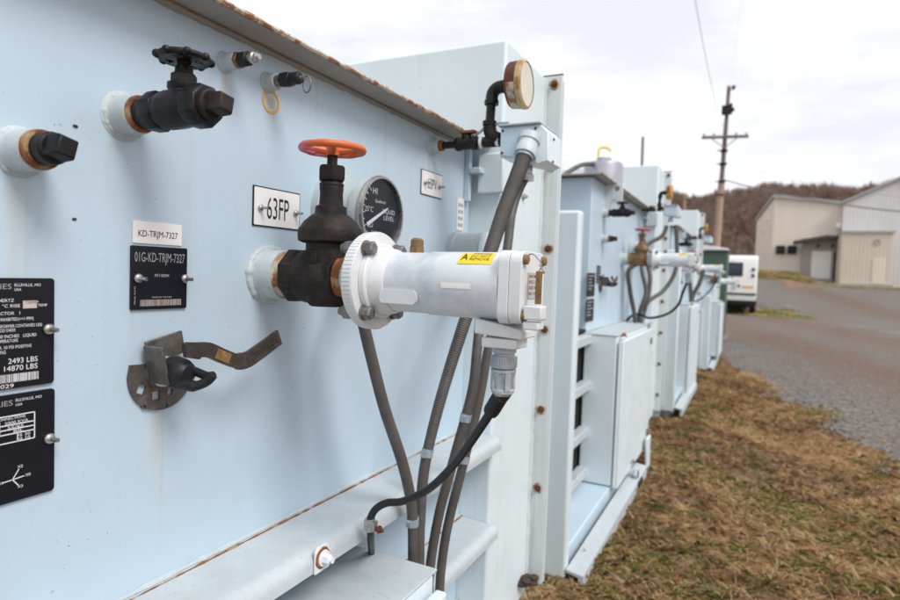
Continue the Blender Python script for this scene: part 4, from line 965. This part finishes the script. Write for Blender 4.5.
mb = MB(); mb.prism([[(-.017, -.022), (.017, -.022), (.017, .014), (.011, .020), (-.011, .020), (-.017, .014)]], (-.596, .757, -.462), WY, WZ, WX, .004); mb.build('mounting_tab', 'white', cab1, .001)
mb = MB(); mb.lathe((-.592, .757, -.462), WX, [(0, .017), (.002, .016)], 20, wob=.06); mb.build('rust_washer', 'rust', cab1)
mb = MB(); bolt(mb, (-.590, .757, -.462), .0085, (1, 0, 0), .010); mb.build('mounting_bolt', 'white', cab1)
cab2 = cabinet('large white control cabinet on the second transformer, hinges facing the camera', 3.20, 4.22, -.79, -.615, -1.10, -.300)
cab3 = cabinet('third white control cabinet, half hidden behind the big one', 6.55, 7.55, -.72, -.56, -1.16, -.235)
cab4 = cabinet('farthest white control cabinet at the end of the row, before the gravel', 9.95, 11.0, -.60, -.43, -1.12, -.30)

# drain valve at the foot of the second cabinet
t = thing('drain_valve', 'small drain valve sticking out at the foot of the second cabinet', 'valve', (-.62, 3.62, -1.14))
mb = MB(); mb.cyl((-.66, 3.62, -1.14), (-.54, 3.62, -1.14), .024, 14); mb.lathe((-.56, 3.62, -1.14), WX, [(0, .036), (.02, .036)], 6); mb.build('valve_body', 'boss', t)
mb = MB(); mb.cyl((-.60, 3.62, -1.13), (-.60, 3.62, -1.07), .010, 10); mb.torus((-.60, 3.62, -1.07), WZ, .034, .006, 24, 8); mb.build('small_wheel', 'steel_dull', t)
mb = MB(); mb.box(-.585, -.52, 3.56, 3.68, -1.205, -1.168); mb.build('drip_block', 'iron_brown', t, .006)
t = thing('ground_bracket', 'pale steel foot bracket on the grass beyond the drain valve', 'bracket', (-.50, 4.05, -1.27))
MB().box(-.56, -.42, 4.00, 4.12, -1.262, -1.24).build('foot_plate', 'paint_dirty', t, .004); MB().box(-.56, -.545, 4.00, 4.12, -1.239, -1.02).build('upright', 'paint_b', t, .004)

# ------------------------------------------------------------------ fittings of the other transformers
def far_fit(n, X, dy, dz, word, G):
    d = lambda a, b, c: (a-D1+D2+X, b+dy, c+dz)
    if n == 4:
        c = dup(ga, Vector((D2+X, 4.18+dy, .14+dz))-Vector(ga.location), 'farthest gate valve in the row, tiny and out of focus', G[2]); reskin(c, {'weathered_iron': M['brass_rust'], 'orange_pink_wheel_paint': M['rust']})
        dup(rl, Vector((D2+X+.203, 4.18+dy, .14+dz))-Vector(rl.location), 'farthest small white relay, in front of the green cabinet', G[3]); return
    c = dup(gv, Vector((D2+X, 3.56+dy, .385+dz))-Vector(gv.location), 'black globe valve high on the %s transformer' % word, G[0])
    c = dup(pp, Vector((D2+X, 3.56+dy, .235+dz))-Vector(pp.location), 'square plug in a pipe stub on the %s transformer, under its globe valve' % word, G[1])
    c = dup(ga, Vector((D2+X, 4.18+dy, .14+dz))-Vector(ga.location), ('rusty brown gate valve with red handwheel on the %s transformer' if n == 2 else 'small blurred red wheel gate valve on the %s transformer') % word, G[2])
    reskin(c, {'weathered_iron': M['brass_rust'], 'orange_pink_wheel_paint': M['wheel_red']})
    c = dup(rl, Vector((D2+X+.203, 4.18+dy, .14+dz))-Vector(rl.location), 'white cylindrical relay with yellow label on the %s transformer' % word, G[3])
    c = dup(lg, Vector((D2+X, 4.48+dy, .22+dz))-Vector(lg.location), 'round liquid level gauge on the %s transformer, seen edge on' % word, G[4])
    v = Vector((D2+X, 4.72+dy, .53+dz))
    dup(pt, v-Vector(pt.location), 'black pipe tee and riser on the %s transformer' % word, G[5])
    c = dup(pg, v+Vector((0, 0, .125))-Vector(pg.location), 'rusty orange pressure gauge atop the riser of the %s transformer' % word, G[6])
    for ch in c.children:
        if ch.name.startswith(('gauge_case', 'gauge_bezel', 'gauge_glass', 'faded')):
            ch.data = ch.data.copy(); ch.data.materials[0] = M['rust'] if ch.name.startswith('gauge_case') else M['gauge_rim_o']
    dup(jb, v-Vector(jb.location), 'grey junction box beside the pressure gauge of the %s transformer' % word, G[7])
    c = dup(dl, Vector((D2+X, 3.56+dy, -.03+dz))-Vector(dl.location), 'dark lever handle on a round plate on the %s transformer' % word, G[8])
    for k, (yy, za, zb) in enumerate(((3.33, .03, -.10), (3.33, -.115, -.24), (3.50, .075, -.025))):
        t = thing('nameplate', ('upper black nameplate at the corner of the %s transformer', 'lower black nameplate at the corner of the %s transformer', 'small square black plate above the lever of the %s transformer')[k] % word, 'sign', (D2+X, yy+dy, zb+dz))
        w = .085 if k < 2 else .045
        mb = MB(); mb.prism([rrect(w, (za-zb)/2, .004)], (D2+X+.0004, yy+dy, (za+zb)/2+dz), WY, WZ, WX, .003); mb.build('plate', 'plate_black', t)
        mb = MB()
        for j in range(5): mb.box(D2+X+.0036, D2+X+.0038, yy+dy-w*.8, yy+dy+w*random.uniform(.1, .8), za+dz-.02-j*.018, za+dz-.014-j*.018)
        mb.build('text_rows', 'ink_grey', t)
M['gauge_rim_o'] = metal('orange_rusted_rim', (.60, .30, .06), (.62, .40, .14), 30, .45, .6, .6, 0, .3)
GR = ('globe valves on the tanks', 'square head pipe plugs', 'gate valves on the tanks', 'white cylindrical relays', 'liquid level gauges', 'pipe tees on the tanks', 'pressure gauges on risers', 'junction boxes', 'drain levers')
far_fit(2, 0, 0, 0, 'second', GR)
far_fit(3, .03, 3.42, .02, 'third', GR)
far_fit(4, .11, 6.95, -.11, 'farthest', GR)
# conduits of the second transformer
a_ = lambda px, py, y: at_y(px, py, y)
conduit('grey conduit under the red wheel valve of the second transformer', [a_(642, 262, 4.35), a_(629, 270, 4.30), a_(630, 290, 4.28), a_(634, 312, 4.26), a_(637, 335, 4.26)], .0150)
conduit('grey conduit bending down from the level gauge of the second transformer', [a_(641, 250, 4.6), a_(642, 270, 4.45), a_(646, 292, 4.40), a_(640, 312, 4.36), a_(638, 335, 4.34)], .0150)
conduit('grey conduit curving in below the white relay of the second transformer', [a_(676, 225, 4.75), a_(677, 250, 4.75), a_(675, 272, 4.72), a_(664, 290, 4.65), a_(648, 302, 4.50), a_(641, 318, 4.40), a_(640, 335, 4.38)], .0150)
conduit('grey conduit looping up to the junction box of the second transformer', [a_(667, 226, 4.72), a_(662, 236, 4.7), a_(650, 243, 4.65), a_(644, 252, 4.6), a_(650, 275, 4.5), a_(648, 296, 4.45), a_(642, 320, 4.42)], .0150)
cable('black cable sagging from the relay of the second transformer', [(D2+.425, 4.18, .005), a_(683, 292, 4.2), a_(678, 305, 4.25), a_(667, 314, 4.30), a_(650, 318, 4.32), a_(638, 314, 4.32), a_(628, 319, 4.30), a_(626, 330, 4.30)], .0085)
conduit('left grey conduit above the third cabinet', [a_(688, 275, 7.4), a_(690, 285, 7.35), a_(691, 298, 7.3), a_(691, 309, 7.3)], .022)
conduit('right grey conduit above the third cabinet, slanting to its relay', [a_(704, 268, 7.6), a_(700, 282, 7.45), a_(693, 296, 7.35), a_(691.5, 310, 7.33)], .022)
cable('thin black cable slanting from the third relay to its cabinet', [a_(718, 276, 7.62), a_(712, 288, 7.6), a_(702, 298, 7.5), a_(692, 303, 7.4)], .009)
mb = MB(); mb.tube(spline([a_(700, 292, 8.4), a_(703, 303, 8.3), a_(698, 309, 8.2)], 8), .008, 8); tag(mb.build('looped_cable', 'blue_strap'), 'thin pale cable loop behind the third cabinet', 'cable')
# thin dark rod behind the second transformer
t = thing('vent_rod', 'thin dark rod standing up behind the second transformer', 'rod', (-1.50, 9, -1.25))
mb = MB(); mb.cyl((-1.47, 9, -1.25), (-1.506, 9, 2.06), .02, 10); mb.build('rod', 'steel_dull', t); mb = MB(); mb.box(-1.58, -1.40, 8.9, 9.1, -1.26, -1.23); mb.build('base_plate', 'steel_dull', t)

# ------------------------------------------------------------------ green cabinet, van, pole, warehouse
M['green'] = paint('green_cabinet_paint', (.055, .10, .065), .2, .4, .2, .5)
t = thing('green_cabinet', 'dark green utility cabinet with white roof at the end of the row', 'utility cabinet', (-1.0, 14.5, -1.27))
MB().box(-1.85, -.50, 14.2, 15.3, -1.2, .70).build('cabinet_body', 'green', t, .01)
mb = MB(); mb.prism([[(-1.93, .701), (-.45, .701), (-.50, .74), (-1.45, .87), (-1.88, .86)]], (0, 14.1, 0), WX, WZ, WY, 1.3); mb.build('roof', 'white', t, .01)
MB().box(-1.9, -.45, 14.1, 15.4, -1.3, -1.201).build('plinth', 'stone', t)
MB().box(-1.15, -.56, 14.17, 14.198, -1.05, .6).build('door', 'green', t, .005)
MB().box(-.66, -.60, 14.13, 14.168, -.35, -.12).build('handle', 'steel_dull', t, .005)

M['van_white'] = plain('van_white_paint', (.78, .78, .76), .35, 0, .03)
M['van_glass'] = plain('dark_glass', (.03, .045, .07), .12, 0, .1)
M['van_black'] = plain('black_plastic', (.012, .012, .013), .6)
M['lamp_red'] = plain('dark_red_lamp', (.07, .012, .012), .25)
vx, vy, vz = -.72, 27.2, -1.262
t = thing('parked_van', 'white box van seen from behind, parked beyond the row on the gravel', 'van', (vx, vy+2.5, vz))
hw = .90
mb = MB(); mb.prism([[(0, .62), (0, 1.0), (.03, 2.10), (.12, 2.36), (.3, 2.42), (4.2, 2.40), (4.6, 2.25), (5.1, 1.35), (5.7, 1.15), (5.8, .62)]], (vx-hw, vy, vz), WY, WZ, WX, 2*hw); mb.build('body', 'van_white', t, .07, seg=3)
MB().box(vx-.52, vx+.30, vy-.012, vy+.03, vz+1.62, vz+2.06).build('rear_window', 'van_glass', t, .01)
MB().box(vx-.58, vx+.36, vy-.006, vy+.03, vz+1.56, vz+2.12).build('window_frame', 'van_black', t, .01)
MB().box(vx-.03, vx-.015, vy-.009, vy+.03, vz+.80, vz+2.2).build('door_seam', 'van_black', t)
MB().box(vx-hw+.02, vx+hw-.02, vy-.03, vy+.02, vz+.80, vz+.88).build('dark_stripe', 'van_black', t, .005)
MB().box(vx-hw-.01, vx+hw+.01, vy-.16, vy-.002, vz+.42, vz+.58).build('bumper', 'van_black', t, .02)
MB().box(vx-hw+.02, vx+hw-.02, vy-.02, vy+.1, vz+.585, vz+.62).build('bumper_step', 'van_white', t, .01)
MB().box(vx-.7, vx+.7, vy+.2, vy+5, vz+.30, vz+.60).build('chassis', 'van_black', t)
for sx in (-1, 1):
    for q in (1.85, 1.60): MB().box(vx+sx*.74-.055, vx+sx*.74+.055, vy-.02, vy+.04, vz+q-.06, vz+q+.06).build('tail_lamp', 'lamp_red' if q > 1.7 else 'van_black', t, .01)
    for yy in (1.0, 4.7):
        mb = MB(); mb.lathe((vx+sx*.66, vy+yy, vz+.36), (sx, 0, 0), [(0, .30), (.02, .36), (.20, .36), (.23, .30)], 28); w_ = mb.build('wheel', 'rubber', t)
        mb = MB(); mb.lathe((vx+sx*.885, vy+yy, vz+.36), (sx, 0, 0), [(0, .20), (.02, .19), (.025, .08)], 20); mb.build('rim', 'steel_dull', w_)
MB().box(vx+.20, vx+.28, vy-.03, vy+.02, vz+1.12, vz+1.22).build('door_handle', 'van_black', t, .01)
MB().box(vx+.36, vx+.78, vy-.011, vy+.02, vz+1.10, vz+1.18).build('yellow_stripe', 'ink_yellow', t)

M['pole_lo'] = metal('pale_weathered_wood', (.42, .29, .225), (.33, .23, .18), 6, .4, .7, .9, 0, .3)
M['pole_hi'] = metal('grey_weathered_wood', (.20, .155, .13), (.14, .11, .095), 8, .4, .7, .9, 0, .3)
P0 = Vector((-1.75, 33, height(np.array(-1.75), np.array(33.)) - .2)); P1 = at_y(729, 86, 33)
t = thing('utility_pole', 'tall leaning wooden utility pole with one crossarm, beyond the parked van', 'utility pole', tuple(P0))
pl = lambda k: P0.lerp(P1, k)
mb = MB(); mb.tube([pl(0), pl(.3), pl(.575)], [.185, .17, .155], 18); mb.build('lower_shaft', 'pole_lo', t)
mb = MB(); mb.tube([pl(.5752), pl(.8), pl(1)], [.115, .10, .085], 16); mb.build('upper_shaft', 'pole_hi', t)
za = at_y(725, 137, 32.85); ka = (za.z-P0.z)/(P1.z-P0.z); ca_ = pl(ka)
mb = MB(); mb.obox(ca_+Vector((0, -.18, 0)), (1, 0, -.04), WY, (.04, 0, 1), 1.06, .05, .065); arm = mb.build('crossarm', 'pole_hi', t)
for q in (-.95, -.5, .5, .95):
    mb = MB(); mb.lathe(ca_+Vector((q, -.18, .06-.04*q)), WZ, [(0, .02), (.05, .02), (.06, .05), (.10, .055), (.13, .03)], 12); mb.build('insulator', 'steel_dull', arm)
mb = MB()
for s_ in (-1, 1): mb.cyl(ca_+Vector((s_*.6, -.16, -.03)), ca_+Vector((0, -.13, -.55)), .022, 8)
mb.build('arm_brace', 'steel_dull', t)
mb = MB(); q = pl(ka+.12); mb.box(q.x-.24, q.x+.24, q.y-.26, q.y-.10, q.z-.22, q.z+.24); mb.build('cutout_box', 'iron_brown', t, .03)
for kk, dx_ in ((.98, .22), (.90, .16), (.88, .26)):
    q = pl(kk); mb = MB(); mb.cyl(q, q+Vector((dx_, -.05, .08)), .03, 8); mb.lathe(q+Vector((dx_, -.05, .02)), WZ, [(0, .05), (.08, .085), (.16, .085), (.20, .04)], 10); mb.build('top_insulator', 'iron', t)
for kk in (ka-.06, ka-.12, ka-.2, ka-.26):
    q = pl(kk); mb = MB(); mb.lathe(q+Vector((0, 0, -.06)), WZ, [(0, .16), (.12, .16)], 14); mb.box(q.x-.3, q.x+.2, q.y-.20, q.y-.14, q.z-.02, q.z+.02); mb.build('cable_band', 'iron', t)
def wire(label, a, b, sag, r):
    P = [a.lerp(b, i/40)+Vector((0, 0, -sag*4*(i/40)*(1-i/40))) for i in range(41)]
    mb = MB(); mb.tube(P, r, 6); tag(mb.build('overhead_wire', 'steel_dull'), label, 'wire')
wire('long overhead wire rising from the pole top towards the camera', pl(.80), at_y(690, -30, 12), .45, .006)
wire('faint second overhead wire passing high above the pole crossarm', pl(.985), at_y(745, -30, 12), .2, .0011)
wire('dark service cable sagging from the pole across the warehouse front', pl(.58), at_y(985, 217, 30), .35, .032)
wire('thin upper cable running from the pole to the right above the hill', pl(.66), at_y(1000, 205, 34), .4, .008)
wire('thin cable running left from the pole above the wooded hill', pl(.60), at_y(560, 176, 40), .3, .006)

def siding(name, base, pitch):
    m, nt, b = newmat(name); p = coords(nt)
    sep = N(nt, 'ShaderNodeSeparateXYZ'); nt.links.new(p, sep.inputs[0])
    w = math_(nt, 'FRACT', math_(nt, 'MULTIPLY', math_(nt, 'ADD', sep.outputs[0], math_(nt, 'MULTIPLY', sep.outputs[1], .37)), pitch))
    rib = ramp(nt, math_(nt, 'ABSOLUTE', math_(nt, 'SUBTRACT', w, .5)), [(.28, 0.), (.40, 1.)])
    c = mix(nt, noise(nt, coords(nt, (1.5, 1.5, .25)), 1, 5, .6), tuple(x*.88 for x in base), tuple(x*1.08 for x in base))
    setb(b, c, .6, 0, nt); bump(nt, b, rib, .5, .03); return m
M['beige'] = siding('beige_metal_siding', (.70, .625, .535), 5.5)
M['grey_sid'] = siding('grey_metal_siding', (.62, .605, .59), 4.5)
M['beige2'] = siding('tan_panel_siding', (.60, .52, .43), 4.6)
M['concrete'] = plain('grey_concrete', (.36, .35, .33), .9, 0, .2)
M['roof_brown'] = plain('brown_eave', (.055, .040, .032), .7)
M['door_white'] = plain('white_roller_door', (.78, .77, .74), .5, 0, .03)
t = thing('warehouse', 'beige metal warehouse with grey gabled wing and white loading door', 'warehouse', (4.5, 51, .2))
A_ = at_y(757, 219, 62); B_ = at_y(775, 195.5, 50); C_ = at_y(850, 203, 50)
def wall(mb, P, Q, z0, zp, zq, back):
    P, Q = Vector(P), Vector(Q); bk = Vector(back); v = []
    for o in (Vector((0, 0, 0)), bk): v += [Vector((P.x, P.y, z0))+o, Vector((Q.x, Q.y, z0))+o, Vector((Q.x, Q.y, zq))+o, Vector((P.x, P.y, zp))+o]
    mb.add(v, [(0, 1, 2, 3), (7, 6, 5, 4), (0, 4, 5, 1), (1, 5, 6, 2), (2, 6, 7, 3), (3, 7, 4, 0)])
zb = -.6
mb = MB(); v = [(A_.x, A_.y, zb), (B_.x, B_.y, zb), (C_.x, C_.y, zb), (C_.x+1.2, A_.y, zb), (A_.x, A_.y, A_.z), (B_.x, B_.y, B_.z), (C_.x, C_.y, C_.z), (C_.x+1.2, A_.y, A_.z)]
mb.add(v, [(0, 1, 5, 4), (1, 2, 6, 5), (2, 3, 7, 6), (3, 0, 4, 7)]); mb.build('low_wing_walls', 'beige', t)
mb = MB(); e = Vector((0, 0, .06)); mb.add([Vector(v[4])+e+Vector((-.15, .1, 0)), Vector(v[5])+e+Vector((-.12, -.2, 0)), Vector(v[6])+e+Vector((0, -.2, 0)), Vector(v[7])+e, Vector(v[4])+Vector((-.15, .1, -.14)), Vector(v[5])+Vector((-.12, -.2, -.14)), Vector(v[6])+Vector((0, -.2, -.14)), Vector(v[7])+Vector((0, 0, -.14))],
               [(0, 1, 2, 3), (7, 6, 5, 4), (0, 4, 5, 1), (1, 5, 6, 2), (2, 6, 7, 3), (3, 7, 4, 0)]); mb.build('low_wing_roof', 'concrete', t)
# grey gabled wing, front wall a little nearer
G0 = at_y(844, 203.5, 49.2); G1 = at_y(902, 178.5, 49.2); G2 = at_y(960, 205, 49.2)
mb = MB(); mb.prism([[(G0.x, zb), (G2.x, zb), (G2.x, G2.z), (G1.x, G1.z), (G0.x, G0.z)]], (0, 49.2, 0), WX, WZ, WY, 16); mb.build('gabled_wing_walls', 'grey_sid', t)
mb = MB(); mb.prism([[(G0.x-.1, G0.z+.0), (G1.x, G1.z+.02), (G2.x+.1, G2.z), (G2.x+.1, G2.z+.16), (G1.x, G1.z+.20), (G0.x-.1, G0.z+.16)]], (0, 49.0, 0), WX, WZ, WY, 16.2); mb.build('gabled_wing_roof', 'concrete', t)
# tan lean-to in front
L0 = at_y(842.5, 233, 46.8); L1 = at_y(893.5, 233, 46.8)
MB().box(L0.x, L1.x, 46.8, 49.19, .25, L0.z).build('lean_to_walls', 'beige2', t)
MB().box(L0.x-.05, L1.x+.1, 46.7, 49.188, L0.z+.003, L0.z+.14).build('lean_to_roof', 'concrete', t)
MB().box(L0.x-.4, L1.x+.1, 46.6, 49.18, -.9, .247).build('lean_to_base', 'concrete', t)
d0 = at_y(873, 258, 46.79); d1 = at_y(884, 283, 46.79)
MB().box(d0.x, d1.x, 46.77, 46.798, .30, d0.z).build('lean_to_door', 'beige', t, .02)
lp = at_y(881, 242, 46.79); mb = MB(); mb.torus((lp.x-.2, 46.76, lp.z), WY, .16, .03, 20, 6); mb.build('vent_ring', 'concrete', t)
# loading dock: recess wall, white roller door, dark side door, canopy
R0 = at_y(803, 238, 49.6); R1 = at_y(843, 283, 49.6)
MB().box(R0.x, L0.x-.003, 49.6, 49.95, -.3, at_y(803, 238, 49.6).z).build('dock_wall', 'concrete', t)
a0, a1 = at_y(812, 251, 49.57), at_y(830, 279, 49.57)
MB().box(a0.x, a1.x, 49.56, 49.598, a1.z, a0.z).build('roller_door', 'door_white', t, .01)
a0, a1 = at_y(834, 252, 49.57), at_y(839.5, 281, 49.57)
MB().box(a0.x, a1.x, 49.57, 49.598, a1.z, a0.z).build('side_door', 'roof_brown', t, .01)
K0, K1, K2 = at_y(794, 241, 48.6), at_y(827, 235.5, 48.6), at_y(843, 236, 48.6)
mb = MB(); mb.prism([[(K0.x, K0.z-.22), (K1.x, K1.z-.20), (K2.x+.06, K2.z-.20), (K2.x+.06, K2.z), (K1.x, K1.z+.03), (K0.x, K0.z+.02)]], (0, 48.6, 0), WX, WZ, WY, 1.0); mb.build('dock_canopy', 'roof_brown', t)
for px in (818, 832):
    q = at_y(px, 246, 49.58); mb = MB(); mb.cyl((q.x, 49.6, q.z), (q.x, 49.3, q.z), .10, 12); mb.build('dock_lamp', 'roof_brown', t)
MB().box(at_y(806, 283, 47.6).x, L0.x-.41, 47.6, 49.55, -.9, .34).build('dock_plinth', 'concrete', t)
for px in (780.5, 792):
    a0, a1 = at_y(px-4.2, 245.5, 49.9), at_y(px+4.2, 254, 49.9)
    MB().box(a0.x, a1.x, 49.72, 49.995, a1.z, a0.z).build('wall_vent', 'van_black', t, .04)
q = at_y(839.5, 226, 49.9); mb = MB(); mb.ball((q.x, 49.85, q.z), .26, 16, 10, (1, .6, 1)); mb.build('round_lamp', 'door_white', t)
for px, py, r_ in ((770, 219, .22), (764, 232, .15)):
    k_ = (px-757)/18; yy = 62-12*k_; q = at_y(px, py, yy); mb = MB(); mb.ball((q.x-.05, q.y-.05, q.z), r_, 14, 8); mb.build('gable_lamp' if r_ > .2 else 'gable_vent', 'door_white' if r_ > .2 else 'roof_brown', t)
q = at_y(761.5, 262, 59); MB().box(q.x-.25, q.x+.25, q.y-.30, q.y+.3, .2, q.z+1.2).build('gable_door', 'door_white', t)

# small far pole against the wooded hill
t = thing('distant_pole', 'small faraway grey pole against the wooded hill, left of the leaning pole', 'pole', (-3.9, 60, .2))
q0_, q1_ = at_y(684.5, 232, 60), at_y(685, 194, 60)
mb = MB(); mb.tube([(q0_.x, 60, -1.), q1_], [.14, .10], 10); mb.build('shaft', 'pole_lo', t); mb = MB(); mb.box(q1_.x-.5, q1_.x+.5, 59.9, 60.0, q1_.z-.5, q1_.z-.4); mb.build('crossarm', 'pole_hi', t)

# ------------------------------------------------------------------ light, sky, camera
W = bpy.data.worlds.new('World'); S.world = W; W.use_nodes = True; nt = W.node_tree; nt.nodes.clear()
out = N(nt, 'ShaderNodeOutputWorld'); sky = N(nt, 'ShaderNodeTexSky', sky_type='NISHITA'); sky.sun_disc = False
EL, AZ = math.radians(50), math.radians(110)      # azimuth clockwise from +Y: the sun stands over the yard on the right
sky.sun_elevation = EL; sky.sun_rotation = AZ; sky.air_density = 1.; sky.dust_density = 3.
bg = N(nt, 'ShaderNodeBackground'); bg.inputs[1].default_value = .10; nt.links.new(sky.outputs[0], bg.inputs[0])
tc = N(nt, 'ShaderNodeTexCoord'); mp = N(nt, 'ShaderNodeMapping'); mp.inputs['Scale'].default_value = (1.2, 1.2, 4.5); nt.links.new(tc.outputs['Generated'], mp.inputs[0])
cl_ = mix(nt, ramp(nt, noise(nt, mp.outputs[0], 2.6, 8, .6), [(.38, 0.), (.64, 1.)]), (.78, .795, .85), (1., 1., 1.02))
cb_ = N(nt, 'ShaderNodeBackground'); cb_.inputs[1].default_value = .80; nt.links.new(cl_, cb_.inputs[0])
mx = N(nt, 'ShaderNodeMixShader'); mx.inputs[0].default_value = .90
nt.links.new(bg.outputs[0], mx.inputs[1]); nt.links.new(cb_.outputs[0], mx.inputs[2]); nt.links.new(mx.outputs[0], out.inputs[0])
L = bpy.data.lights.new('sun', 'SUN'); L.energy = 1.75; L.angle = math.radians(24); L.color = (1, .965, .92)
so = bpy.data.objects.new('sun', L); COL.objects.link(so)
sd = Vector((math.sin(AZ)*math.cos(EL), math.cos(AZ)*math.cos(EL), math.sin(EL))); so.rotation_euler = sd.to_track_quat('Z', 'Y').to_euler()
cam = bpy.data.cameras.new('camera'); co = bpy.data.objects.new('camera', cam); COL.objects.link(co)
cam.sensor_width = 36; cam.lens = 24; cam.clip_start = .02; cam.clip_end = 2000
R3 = Matrix((RW[:, 0], -RW[:, 1], -RW[:, 2])).transposed()
co.matrix_world = R3.to_4x4(); S.camera = co
cam.dof.use_dof = True; cam.dof.focus_distance = .86; cam.dof.aperture_fstop = 4.6; cam.dof.aperture_blades = 7
S.view_settings.view_transform = 'Standard'; S.view_settings.look = 'None'; S.view_settings.exposure = .60; S.view_settings.gamma = 1; S.view_settings.use_curve_mapping = False
S.render.engine = 'CYCLES'; S.cycles.use_denoising = True
